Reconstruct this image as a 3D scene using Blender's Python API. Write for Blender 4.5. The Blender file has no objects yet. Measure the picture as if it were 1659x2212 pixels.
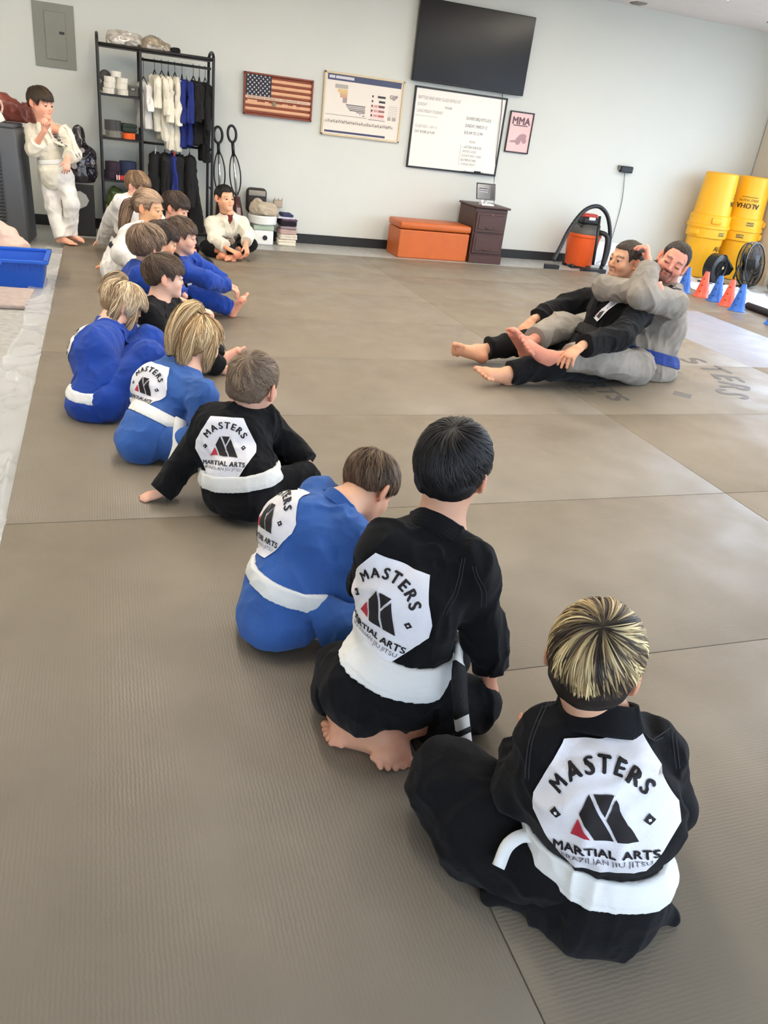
import bpy, bmesh, math, random
import numpy as np
from mathutils import Vector, Matrix
from mathutils.bvhtree import BVHTree

sc = bpy.context.scene
COL = sc.collection

# ---------------------------------------------------------------- camera, world, lamps, exposure
cam_d = bpy.data.cameras.new('camera')
cam_d.sensor_fit = 'HORIZONTAL'; cam_d.sensor_width = 36.0
cam_d.lens = 36.0 * 1675.0 / 1659.0
cam_d.clip_start = 0.02; cam_d.clip_end = 200
cam = bpy.data.objects.new('camera', cam_d); COL.objects.link(cam)
CR = Vector((0.9451, -0.3063, 0.1142)); CU = Vector((0.0429, 0.4624, 0.8856)); CF = Vector((0.3241, 0.8321, -0.4501))
cam.matrix_world = Matrix(((CR[0], CU[0], -CF[0], 0), (CR[1], CU[1], -CF[1], 0), (CR[2], CU[2], -CF[2], 1.33), (0, 0, 0, 1)))
sc.camera = cam

world = bpy.data.worlds.new('sky'); sc.world = world; world.use_nodes = True
wn = world.node_tree.nodes; wn['Background'].inputs[0].default_value = (0.66, 0.80, 1.0, 1); wn['Background'].inputs[1].default_value = 4.4

sc.view_settings.view_transform = 'Standard'; sc.view_settings.look = 'None'
sc.view_settings.gamma = 1; sc.view_settings.use_curve_mapping = False
sc.view_settings.exposure = 0.9
CEIL = 2.76; WY = 9.0; WX = 8.05; LX = -5.0; FY = -2.7
LAMP = 14.2

def lamp_light(name, loc, size, rot, power, col, portal=False):
    l = bpy.data.lights.new(name, 'AREA'); l.shape = 'RECTANGLE'; l.size, l.size_y = size; l.energy = power; l.color = col
    if portal: l.cycles.is_portal = True
    o = bpy.data.objects.new(name, l); o.location = loc; o.rotation_euler = rot; COL.objects.link(o); return o
lamp_light('window_portal', (WX - .02, 3.15, 1.45), (11.3, 2.3), (0, math.pi / 2, 0), 1, (1, 1, 1), True).rotation_euler = (math.pi/2, 0, math.pi/2)
lamp_light('window_portal', (1.5, FY + .02, 1.45), (10.0, 2.0), (math.pi / 2, 0, 0), 1, (1, 1, 1), True).rotation_euler = (-math.pi/2, 0, 0)
CEIL_LAMPS = [(x, y) for x in (-2.2, 0.5, 3.1, 5.5) for y in (2.6, 4.2, 5.6, 6.7)]

# ---------------------------------------------------------------- helpers
def tag(o, label=None, cat=None, group=None, kind=None):
    if label: o['label'] = label
    if cat: o['category'] = cat
    if group: o['group'] = group
    if kind: o['kind'] = kind
    return o
def thing(name, label, cat, loc=(0, 0, 0), rot=(0, 0, 0), group=None):
    o = bpy.data.objects.new(name, None); o.empty_display_size = .05
    o.location = loc; o.rotation_euler = rot; COL.objects.link(o)
    return tag(o, label, cat, group)
def link(name, me, mat=None, parent=None, smooth=False):
    if mat is not None and not me.materials: me.materials.append(mat)
    if smooth: me.shade_smooth()
    o = bpy.data.objects.new(name, me); COL.objects.link(o)
    if parent is not None: o.parent = parent
    return o
def mk(name, V, F, mat=None, parent=None, smooth=False, col=None, world=False):
    """numpy vertices and faces (uniform size) -> one mesh object"""
    V = np.asarray(V, dtype=np.float32); F = np.asarray(F, dtype=np.int32); n = F.shape[1]
    me = bpy.data.meshes.new(name)
    me.vertices.add(len(V)); me.vertices.foreach_set('co', V.ravel())
    me.loops.add(F.size); me.loops.foreach_set('vertex_index', F.ravel())
    me.polygons.add(len(F)); me.polygons.foreach_set('loop_start', np.arange(0, F.size, n, dtype=np.int32))
    me.update(calc_edges=True); me.validate()
    if col is not None:
        a = me.color_attributes.new('Col', 'FLOAT_COLOR', 'POINT')
        c = np.ones((len(me.vertices), 4), np.float32); c[:, :3] = col[:len(me.vertices)]; a.data.foreach_set('color', c.ravel())
    o = link(name, me, mat, parent, smooth)
    if parent is not None and world: o.matrix_parent_inverse = parent.matrix_world.inverted()
    return o

class B:
    """collects simple solids in one bmesh and links them as ONE object"""
    def __init__(s): s.bm = bmesh.new()
    def box(s, c, d, bev=0, rot=None, seg=1):
        r = bmesh.ops.create_cube(s.bm, size=1)['verts']
        bmesh.ops.scale(s.bm, vec=d, verts=r)
        if bev > 0:
            e = list({e for v in r for e in v.link_edges})
            g = bmesh.ops.bevel(s.bm, geom=e, offset=min(bev, min(d) * .49), segments=seg, affect='EDGES', profile=.5)
            r = list({v for f in g['faces'] for v in f.verts} | {v for v in r if v.is_valid})
        if rot is not None:
            bmesh.ops.rotate(s.bm, cent=(0, 0, 0), matrix=rot, verts=r)
        bmesh.ops.translate(s.bm, vec=c, verts=r); return s
    def prism(s, pts, z0, z1, M=None):
        lo = [s.bm.verts.new((x, y, z0)) for x, y in pts]; hi = [s.bm.verts.new((x, y, z1)) for x, y in pts]
        n = len(pts)
        s.bm.faces.new(lo[::-1]); s.bm.faces.new(hi)
        for i in range(n): s.bm.faces.new((lo[i], lo[(i + 1) % n], hi[(i + 1) % n], hi[i]))
        if M is not None: bmesh.ops.transform(s.bm, matrix=M, verts=lo + hi)
        return s
    def lathe(s, prof, seg=32, c=(0, 0, 0), M=None, cap=True):
        rings = []
        for r, z in prof:
            rings.append([s.bm.verts.new((r * math.cos(2 * math.pi * k / seg), r * math.sin(2 * math.pi * k / seg), z)) for k in range(seg)])
        for a, b in zip(rings, rings[1:]):
            for k in range(seg): s.bm.faces.new((a[k], a[(k + 1) % seg], b[(k + 1) % seg], b[k]))
        if cap:
            s.bm.faces.new(rings[0][::-1]); s.bm.faces.new(rings[-1])
        vs = [v for r in rings for v in r]
        if M is not None: bmesh.ops.transform(s.bm, matrix=M, verts=vs)
        bmesh.ops.translate(s.bm, vec=c, verts=vs); return s
    def tube(s, pts, r, seg=10, closed=False, flat=1.0, up=None):
        pts = [Vector(p) for p in pts]; n = len(pts); rings = []
        prev = Vector(up) if up else None
        for i, p in enumerate(pts):
            if closed: t = pts[(i + 1) % n] - pts[i - 1]
            else: t = pts[min(i + 1, n - 1)] - pts[max(i - 1, 0)]
            t.normalize()
            if prev is None: prev = t.orthogonal()
            u = (prev - t * prev.dot(t)); u = u.normalized() if u.length > 1e-6 else t.orthogonal().normalized()
            w = t.cross(u); prev = u
            rr = r[i] if isinstance(r, (list, tuple)) else r
            rings.append([s.bm.verts.new(p + u * rr * flat * math.cos(2 * math.pi * k / seg) + w * rr * math.sin(2 * math.pi * k / seg)) for k in range(seg)])
        for i in range(n - (0 if closed else 1)):
            a, b = rings[i], rings[(i + 1) % n]
            for k in range(seg): s.bm.faces.new((a[k], a[(k + 1) % seg], b[(k + 1) % seg], b[k]))
        if not closed: s.bm.faces.new(rings[0][::-1]); s.bm.faces.new(rings[-1])
        return s
    def out(s, name, mat=None, parent=None, smooth=False, ang=None):
        bmesh.ops.recalc_face_normals(s.bm, faces=s.bm.faces)
        me = bpy.data.meshes.new(name); s.bm.to_mesh(me); s.bm.free()
        if ang is not None: me.shade_smooth(); me.set_sharp_from_angle(angle=math.radians(ang))
        return link(name, me, mat, parent, smooth)
def Rz(a): return Matrix.Rotation(a, 4, 'Z')
def Rx(a): return Matrix.Rotation(a, 4, 'X')
def Ry(a): return Matrix.Rotation(a, 4, 'Y')
def T(x, y, z): return Matrix.Translation((x, y, z))
def arc(cx, cy, r, a0, a1, n): return [(cx + r * math.cos(a0 + (a1 - a0) * i / (n - 1)), cy + r * math.sin(a0 + (a1 - a0) * i / (n - 1))) for i in range(n)]

# ---------------------------------------------------------------- materials
def s2l(c): return tuple((v / 255 / 12.92) if v / 255 <= .04045 else (((v / 255) + .055) / 1.055) ** 2.4 for v in c)
MATS = {}
def mat(name, rgb, rough=.6, metal=0, bump=0, scale=60, var=0, vscale=6, attr=False, sheen=0, coat=0, stretch=None, trans=0, alpha=1, emit=None, spec=.5, ior=None):
    if name in MATS: return MATS[name]
    m = bpy.data.materials.new(name); m.use_nodes = True; nt = m.node_tree; b = nt.nodes['Principled BSDF']
    c = s2l(rgb); b.inputs['Base Color'].default_value = (*c, 1); b.inputs['Roughness'].default_value = rough
    b.inputs['Metallic'].default_value = metal; b.inputs['Specular IOR Level'].default_value = spec
    if sheen: b.inputs['Sheen Weight'].default_value = sheen; b.inputs['Sheen Roughness'].default_value = .5
    if coat: b.inputs['Coat Weight'].default_value = coat; b.inputs['Coat Roughness'].default_value = .1
    if trans: b.inputs['Transmission Weight'].default_value = trans
    if ior: b.inputs['IOR'].default_value = ior
    b.inputs['Alpha'].default_value = alpha
    if emit: b.inputs['Emission Color'].default_value = (*s2l(emit[0]), 1); b.inputs['Emission Strength'].default_value = emit[1]
    tc = nt.nodes.new('ShaderNodeTexCoord'); src = tc.outputs['Object']
    if stretch:
        mp = nt.nodes.new('ShaderNodeMapping'); mp.inputs['Scale'].default_value = stretch; nt.links.new(src, mp.inputs[0]); src = mp.outputs[0]
    colout = None
    if attr:
        a = nt.nodes.new('ShaderNodeAttribute'); a.attribute_name = 'Col'; colout = a.outputs['Color']
    if var:
        n = nt.nodes.new('ShaderNodeTexNoise'); n.inputs['Scale'].default_value = vscale; n.inputs['Detail'].default_value = 5; nt.links.new(src, n.inputs['Vector'])
        mr = nt.nodes.new('ShaderNodeMapRange'); mr.inputs[1].default_value = .3; mr.inputs[2].default_value = .7; mr.inputs[3].default_value = 1 - var; mr.inputs[4].default_value = 1 + var
        nt.links.new(n.outputs[0], mr.inputs[0])
        mx = nt.nodes.new('ShaderNodeVectorMath'); mx.operation = 'SCALE'
        if colout: nt.links.new(colout, mx.inputs[0])
        else: mx.inputs[0].default_value = c
        nt.links.new(mr.outputs[0], mx.inputs['Scale']); colout = mx.outputs[0]
    if colout: nt.links.new(colout, b.inputs['Base Color'])
    if bump:
        n = nt.nodes.new('ShaderNodeTexNoise'); n.inputs['Scale'].default_value = scale; n.inputs['Detail'].default_value = 3; nt.links.new(src, n.inputs['Vector'])
        bp = nt.nodes.new('ShaderNodeBump'); bp.inputs['Strength'].default_value = bump; bp.inputs['Distance'].default_value = .004
        nt.links.new(n.outputs[0], bp.inputs['Height']); nt.links.new(bp.outputs[0], b.inputs['Normal'])
    MATS[name] = m; return m
# ---------------------------------------------------------------- the room
CONC = mat('floor_concrete', (172, 172, 168), .35, var=.22, vscale=26, bump=.05, scale=50)
def wall_mat():
    m = mat('wall_paint', (213, 215, 207), .75, bump=.10, scale=120, var=.012, vscale=2); return m
WALLM = wall_mat(); TRIMM = mat('window_trim', (205, 196, 180), .5); BLACKM = mat('black_baseboard', (28, 29, 27), .5)
CEILM = mat('ceiling_board', (226, 220, 216), .9, bump=.15, scale=80, var=.03, vscale=12)
def struct(o): o['kind'] = 'structure'; return o
FZ = -.03
struct(B().box(((LX + WX) / 2, (FY + WY) / 2, FZ - .05), (WX - LX + .4, WY - FY + .4, .1)).out('floor', CONC))
struct(B().box(((LX + WX) / 2, WY + .1, 1.3), (WX - LX + .6, .2, 3.0)).out('wall_back', WALLM))
struct(B().box((LX - .1, (FY + WY) / 2, 1.3), (.2, WY - FY + .4, 3.0)).out('wall_left', WALLM))
# right wall and front wall are shop-front glazing with low sills and mullions
GLASS = mat('window_glass', (235, 242, 245), .05, alpha=.12)
def glazed(name, a, b, x, axis, n, sill=.35, head=2.55, end=(.25, .25)):
    """wall along the line a..b at fixed x (axis 0: runs along Y; axis 1: runs along X)"""
    def bx(bb, u0, u1, z0, z1, th=.16, off=0):
        c = ((u0 + u1) / 2, x + off, (z0 + z1) / 2) if axis else (x + off, (u0 + u1) / 2, (z0 + z1) / 2)
        d = (u1 - u0, th, z1 - z0) if axis else (th, u1 - u0, z1 - z0)
        bb.box(c, d)
    w = B(); bx(w, a, b, FZ, sill); bx(w, a, b, head, 2.9); bx(w, a, a + end[0], sill, head); bx(w, b - end[1], b, sill, head)
    wall = struct(w.out('wall_' + name, WALLM))
    a2, b2 = a + end[0], b - end[1]; st = (b2 - a2) / n
    for i in range(n):
        u0, u1 = a2 + i * st, a2 + (i + 1) * st; f = B()
        for q in ((u0, u0 + .045, sill, head), (u1 - .045, u1, sill, head), (u0 + .045, u1 - .045, sill, sill + .05), (u0 + .045, u1 - .045, head - .05, head)): bx(f, *q, th=.09)
        fr = struct(f.out('window_%s_%d' % (name, i + 1), TRIMM)); g = B(); bx(g, u0 + .045, u1 - .045, sill + .05, head - .05, th=.008); g.out('pane', GLASS, fr)
glazed('right', FY, WY, WX + .08, 0, 7, .30, 2.55, (.3, .85))
glazed('front', LX, WX, FY - .08, 1, 6, .45, 2.45, (3.0, .8))
struct(B().box(((LX + WX) / 2, (FY + WY) / 2, CEIL + .05), (WX - LX + .4, WY - FY + .4, .1)).out('ceiling', CEILM))
struct(B().box(((LX + WX) / 2, WY - .008, FZ + .05), (WX - LX, .016, .10), .003).out('baseboard_back', BLACKM))
struct(B().box((WX - .03, WY - .42, 1.30), (.05, .80, 2.9), .006).out('trim_1', TRIMM))
struct(B().box((60, 20, FZ - .15), (180, 180, .1)).out('ground', mat('outside_paving', (150, 150, 148), .9)))
for (x_, y_) in ((6.6, 7.4), (7.1, 8.3), (5.6, 8.75)):
    b = B(); b.box((0, 0, 0), (.14, .14, .012), .004); s = b.out('ceiling_vent', mat('ceiling_vent_grey', (150, 144, 140), .6)); s.location = (x_, y_, CEIL - .006)
    tag(s, {6.6: 'small grey ceiling vent nearer the right, front one', 7.1: 'small grey ceiling vent in the far right corner', 5.6: 'small grey ceiling vent at the top of the back wall'}[x_], 'vent')
    for k in range(4): B().box((0, -.045 + k * .03, -.009), (.11, .012, .008)).out('slat', MATS['ceiling_vent_grey'], s)
# ceiling lamps: white housings with a glowing diffuser
HOUS = mat('lamp_housing', (235, 235, 232), .5); DIFF = mat('lamp_diffuser', (255, 244, 226), .5, emit=((255, 244, 228), LAMP))
for i, (x_, y_) in enumerate(CEIL_LAMPS):
    t = thing('ceiling_lamp', 'long white fluorescent ceiling lamp, row %s, %s column' % (('nearest', 'second', 'third', 'farthest')[i % 4], ('leftmost', 'second', 'third', 'rightmost')[i // 4]), 'lamp', (x_, y_, CEIL - .03), group='ceiling lamps')
    B().box((0, 0, 0), (.30, 1.24, .058), .006).out('housing', HOUS, t)
    B().box((0, 0, -.040), (.24, 1.18, .026), .01).out('diffuser', DIFF, t)

# ---------------------------------------------------------------- the mats: one object per tile
def mat_material(name, rgb, rot, rough=.46):
    m = mat(name, rgb, rough, var=.05, vscale=5, spec=.5); nt = m.node_tree; b = nt.nodes['Principled BSDF']
    tc = nt.nodes.new('ShaderNodeTexCoord'); mp = nt.nodes.new('ShaderNodeMapping'); mp.inputs['Rotation'].default_value[2] = rot; nt.links.new(tc.outputs['Object'], mp.inputs[0])
    w = nt.nodes.new('ShaderNodeTexWave'); w.inputs['Scale'].default_value = 36; w.inputs['Distortion'].default_value = 3.2; w.inputs['Detail'].default_value = 3; w.inputs['Detail Scale'].default_value = 2.2; nt.links.new(mp.outputs[0], w.inputs['Vector'])
    n = nt.nodes.new('ShaderNodeTexNoise'); n.inputs['Scale'].default_value = 320; n.inputs['Detail'].default_value = 2; nt.links.new(tc.outputs['Object'], n.inputs['Vector'])
    ad = nt.nodes.new('ShaderNodeMath'); ad.operation = 'MULTIPLY_ADD'; nt.links.new(n.outputs[0], ad.inputs[0]); ad.inputs[1].default_value = .8; nt.links.new(w.outputs['Fac'], ad.inputs[2])
    bp = nt.nodes.new('ShaderNodeBump'); bp.inputs['Strength'].default_value = .20; bp.inputs['Distance'].default_value = .0016; nt.links.new(ad.outputs[0], bp.inputs['Height']); nt.links.new(bp.outputs[0], b.inputs['Normal'])
    n2 = nt.nodes.new('ShaderNodeTexNoise'); n2.inputs['Scale'].default_value = 4; n2.inputs['Detail'].default_value = 6; nt.links.new(tc.outputs['Object'], n2.inputs['Vector'])
    mr = nt.nodes.new('ShaderNodeMapRange'); mr.inputs[1].default_value = .35; mr.inputs[2].default_value = .65; mr.inputs[3].default_value = rough - .06; mr.inputs[4].default_value = rough + .12
    nt.links.new(n2.outputs[0], mr.inputs[0]); nt.links.new(mr.outputs[0], b.inputs['Roughness'])
    return m
MAT_A = mat_material('mat_vinyl_lengthwise', (124, 114, 99), 0); MAT_B = mat_material('mat_vinyl_crosswise', (126, 116, 101), math.pi / 2); MAT_L = mat_material('mat_vinyl_light', (146, 149, 162), math.pi / 2)
mats = thing('training_mats', 'grey ribbed training mats laid edge to edge over the whole practice floor', 'mat', (2.8, 3.0, FZ))
def tile(x0, x1, y0, y1, m):
    b = B(); g = .0012; b.box(((x0 + x1) / 2 - 2.8, (y0 + y1) / 2 - 3.0, .015), (x1 - x0 - g, y1 - y0 - g, .03), .004, seg=2)
    o = b.out('mat_tile', m, mats, ang=40); return o
YS = [-1.5, -.498, .4986, 1.4958, 2.493, 3.490, 4.4625, 5.40, 6.31, 7.25, 8.19]
for y0, y1 in ((-1.5, .4986), (.4986, 2.493), (2.493, 4.4625), (4.4625, 6.31), (6.31, 8.19)): tile(-.357, .648, y0, y1, MAT_A)
for x0, x1 in ((.648, 2.55), (2.55, 4.504)):
    for y0, y1 in zip(YS, YS[1:]): tile(x0 if x0 < 1 or y1 > 4.6 else 2.609, x1 if x0 > 1 or y1 > 4.6 else 2.609, y0, y1, MAT_B)
for y0, y1 in ((-1.5, .4986), (.4986, 2.493), (2.493, 4.4625)): tile(4.504, 5.48, y0, y1, MAT_A)
tile(4.504, 5.48, 4.4625, 6.31, MAT_L); tile(4.504, 5.48, 6.31, 8.19, MAT_A)
for y0, y1 in ((-1.5, .4986), (.4986, 2.493), (2.493, 4.4625), (4.4625, 6.31), (6.31, 7.6)): tile(5.48, 6.34, y0, y1, MAT_A)
# ---------------------------------------------------------------- implicit-surface modeller for bodies and cloth
_rng = np.random.RandomState(7)
_LAT = _rng.rand(32, 32, 32).astype(np.float32)
def vnoise(P):
    P = P.astype(np.float32); I = np.floor(P).astype(np.int32); f = P - I; f = f * f * (3 - 2 * f)
    x0, y0, z0 = (I & 31).T; x1, y1, z1 = ((I + 1) & 31).T; fx, fy, fz = f.T
    L = _LAT
    a = L[x0, y0, z0] * (1 - fx) + L[x1, y0, z0] * fx; b = L[x0, y1, z0] * (1 - fx) + L[x1, y1, z0] * fx
    c = L[x0, y0, z1] * (1 - fx) + L[x1, y0, z1] * fx; d = L[x0, y1, z1] * (1 - fx) + L[x1, y1, z1] * fx
    return (a * (1 - fy) + b * fy) * (1 - fz) + (c * (1 - fy) + d * fy) * fz
def V3(p): return np.array(p, dtype=np.float64)
def unit(v): v = np.array(v, dtype=np.float64); return v / (np.linalg.norm(v) + 1e-12)

class Field:
    """list of primitives blended by a smooth union; surface nets give the mesh"""
    def __init__(s): s.pr = []
    # round cone a->b; fl: flatten factor along axis n (fl<1 makes it thinner in n)
    def cone(s, a, b, ra, rb, k=.02, fl=1.0, n=None): s.pr.append(('c', V3(a), V3(b), ra, rb, k, fl, None if n is None else unit(n))); return s
    def ell(s, c, r, R=None, k=.02, sub=False): s.pr.append(('e', V3(c), V3(r), np.eye(3) if R is None else np.array(R), k, sub)); return s
    def ev(s, pr, P):
        if pr[0] == 'c':
            _, a, b, ra, rb, k, fl, n = pr
            ba = b - a; pa = P - a
            if n is not None:
                q = (pa @ n)[:, None] * n; qb = (ba @ n) * n
                # stretch space along n so that the section is flat
                pa = pa + q * (1 / fl - 1); ba = ba + qb * (1 / fl - 1)
            L2 = ba @ ba + 1e-12; t = np.clip(pa @ ba / L2, 0, 1)
            return np.linalg.norm(pa - t[:, None] * ba, axis=1) - (ra + (rb - ra) * t)
        _, c, r, R, k, sub = pr
        q = (P - c) @ R.T
        k0 = np.linalg.norm(q / r, axis=1); k1 = np.linalg.norm(q / (r * r), axis=1)
        return k0 * (k0 - 1) / (k1 + 1e-9)
    def bb(s, pr):
        if pr[0] == 'c': m = max(pr[3], pr[4]); return np.minimum(pr[1], pr[2]) - m, np.maximum(pr[1], pr[2]) + m
        m = np.sqrt(((pr[3].T * pr[2]) ** 2).sum(1)); return pr[1] - m, pr[1] + m
    def grid(s, h, mod=None, floor=None, cuts=(), lo=None, hi=None, pad=.015):
        bbs = [s.bb(p) for p in s.pr if not (p[0] == 'e' and p[5])]
        L = np.min([b[0] for b in bbs], 0) - pad; Hh = np.max([b[1] for b in bbs], 0) + pad
        if lo is not None: L = np.maximum(L, lo)
        if hi is not None: Hh = np.minimum(Hh, hi)
        if floor is not None: L[2] = max(L[2], floor - 2 * h)
        n = np.ceil((Hh - L) / h).astype(int) + 1
        D = np.full(n, .05, np.float32)
        ax = [L[i] + h * np.arange(n[i]) for i in range(3)]
        for pr in s.pr:
            k = pr[5] if pr[0] == 'c' else pr[4]
            b0, b1 = s.bb(pr); m = k + .022
            i0 = np.clip(np.floor((b0 - m - L) / h).astype(int), 0, n - 1); i1 = np.clip(np.ceil((b1 + m - L) / h).astype(int) + 1, 1, n)
            if (i1 <= i0).any(): continue
            sl = tuple(slice(a, b) for a, b in zip(i0, i1))
            g = np.stack(np.meshgrid(ax[0][sl[0]], ax[1][sl[1]], ax[2][sl[2]], indexing='ij'), -1).reshape(-1, 3)
            d = s.ev(pr, g).astype(np.float32).reshape(tuple(i1 - i0)); o = D[sl]
            if pr[0] == 'e' and pr[5]:
                d = -d; hh = np.maximum(k - np.abs(d - o), 0) / k if k > 0 else 0
                D[sl] = np.maximum(o, d) + (hh * hh * k / 4 if k > 0 else 0)
            elif k > 0:
                hh = np.maximum(k - np.abs(d - o), 0) / k; D[sl] = np.minimum(o, d) - hh * hh * k / 4
            else: D[sl] = np.minimum(o, d)
        if mod is not None or cuts:
            near = np.abs(D) < .03
            idx = np.nonzero(near); P = np.stack([ax[i][idx[i]] for i in range(3)], 1)
            if mod is not None: D[idx] = mod(P, D[idx])
        if cuts:
            idx = np.nonzero(D < .03); P = np.stack([ax[i][idx[i]] for i in range(3)], 1)
            d = D[idx]
            for c in cuts: d = np.maximum(d, c(P).astype(np.float32))
            D[idx] = d
        if floor is not None: D = np.maximum(D, (floor - ax[2])[None, None, :].astype(np.float32))
        for i in range(3):   # close the volume at its border
            for e in (0, -1):
                q = [slice(None)] * 3; q[i] = e; D[tuple(q)] = np.maximum(D[tuple(q)], h * .5)
        return D, L, h
def nets(D, L, h, smooth=1):
    ins = D < 0
    c = [(i, j, k) for i in (0, 1) for j in (0, 1) for k in (0, 1)]
    n = np.array(D.shape) - 1
    def cor(A, o): return A[o[0]:o[0] + n[0], o[1]:o[1] + n[1], o[2]:o[2] + n[2]]
    cnt = sum(cor(ins, o).astype(np.uint8) for o in c)
    act = (cnt > 0) & (cnt < 8); ci = np.nonzero(act); N = len(ci[0])
    if N == 0: return np.zeros((0, 3)), np.zeros((0, 4), int)
    ID = np.full(act.shape, -1, np.int32); ID[ci] = np.arange(N)
    vals = {o: D[ci[0] + o[0], ci[1] + o[1], ci[2] + o[2]] for o in c}
    acc = np.zeros((N, 3)); w = np.zeros(N)
    for a in c:
        for ax_ in range(3):
            if a[ax_]: continue
            b = list(a); b[ax_] = 1; b = tuple(b)
            va, vb = vals[a], vals[b]; m = (va < 0) != (vb < 0)
            t = np.where(m, va / np.where(m, va - vb, 1), 0)
            p = np.tile(np.array(a, float), (N, 1)); p[:, ax_] = t
            acc[m] += p[m]; w[m] += 1
    V = (np.stack(ci, 1) + acc / w[:, None]) * h + L
    Q = []
    for ax_ in range(3):
        A = ins; sl0 = [slice(None)] * 3; sl1 = [slice(None)] * 3; sl0[ax_] = slice(0, -1); sl1[ax_] = slice(1, None)
        s0, s1 = A[tuple(sl0)], A[tuple(sl1)]; e = np.nonzero(s0 != s1)
        u, v = (ax_ + 1) % 3, (ax_ + 2) % 3; E = list(e)
        ok = (E[u] > 0) & (E[v] > 0) & (E[u] < D.shape[u] - 1) & (E[v] < D.shape[v] - 1); E = [x[ok] for x in E]
        fl = s0[tuple(E)]
        def g(du, dv):
            q = [x.copy() for x in E]; q[u] -= du; q[v] -= dv; return ID[tuple(q)]
        q = np.stack([g(1, 1), g(0, 1), g(0, 0), g(1, 0)], 1); q[~fl] = q[~fl][:, ::-1]; Q.append(q)
    Q = np.concatenate(Q); Q = Q[(Q >= 0).all(1)]
    for _ in range(smooth):
        S = np.zeros_like(V); C = np.zeros(len(V))
        for a, b in ((0, 1), (1, 2), (2, 3), (3, 0)):
            for x, y in ((a, b), (b, a)):
                for d_ in range(3): S[:, d_] += np.bincount(Q[:, x], V[Q[:, y], d_], len(V))
                C += np.bincount(Q[:, x], minlength=len(V))
        V = V * .45 + .55 * S / np.maximum(C, 1)[:, None]
    return V, Q
def folds(amp, scale, seed, stretch=(1, 1, 1)):
    st = np.array(stretch, float)
    def mod(P, d):
        q = P * st * scale + seed * 3.7
        w = np.stack([vnoise(q * .45 + 9), vnoise(q * .45 + 31), vnoise(q * .45 + 57)], 1) * 2.4
        n = vnoise(q + w); r = 1 - np.abs(2 * n - 1); n2 = vnoise(q * 2.3 + w * 1.3 + 5)
        r3 = 1 - np.abs(2 * vnoise(q * 2.1 + w * .8 + 13) - 1)
        return d - amp * (r ** 2.2 - .35) - amp * .3 * (n2 - .5) - amp * .35 * (r3 ** 3 - .25)
    return mod
# ---------------------------------------------------------------- people
SKIN = mat('skin', (214, 160, 132), .5, attr=True, bump=.08, scale=400, var=.04, vscale=30, spec=.35)
HAIRM = mat('hair', (90, 70, 50), .5, attr=True, spec=.35)
EYEM = mat('eye', (240, 240, 240), .15, attr=True)
def gi_mat(n, rgb, sheen=.0, bump=.55):
    return mat(n, rgb, .92, bump=bump, scale=420, var=.16, vscale=9, sheen=sheen, spec=.15)
CLOTH = {'black': gi_mat('black_gi_cloth', (20, 20, 22), .05), 'blue': gi_mat('blue_gi_cloth', (62, 102, 172), .12),
         'white': gi_mat('white_gi_cloth', (232, 229, 224), .0), 'cream': gi_mat('cream_gi_cloth', (228, 222, 204), 0),
         'grey': gi_mat('grey_gi_cloth', (150, 143, 134), .05), 'royal': gi_mat('royal_gi_cloth', (36, 70, 158), .12)}
BELTM = {'white': mat('white_belt_cloth', (236, 236, 232), .85, bump=.35, scale=260, stretch=(.5, .5, 3), spec=.2), 'black': mat('black_belt_cloth', (16, 16, 18), .8, bump=.6, scale=220),
         'blue': mat('blue_belt_cloth', (32, 58, 130), .85, bump=.6, scale=220), 'grey': mat('grey_belt_cloth', (120, 104, 92), .85, bump=.6, scale=220)}
PATCHM = mat('patch_cloth', (238, 236, 240), .8, bump=.3, scale=300, var=.03, vscale=20, spec=.25)
INKM = mat('patch_black_print', (24, 18, 22), .7); REDM = mat('patch_red_print', (186, 44, 62), .7); GREYM = mat('patch_grey_print', (92, 88, 96), .7)

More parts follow.
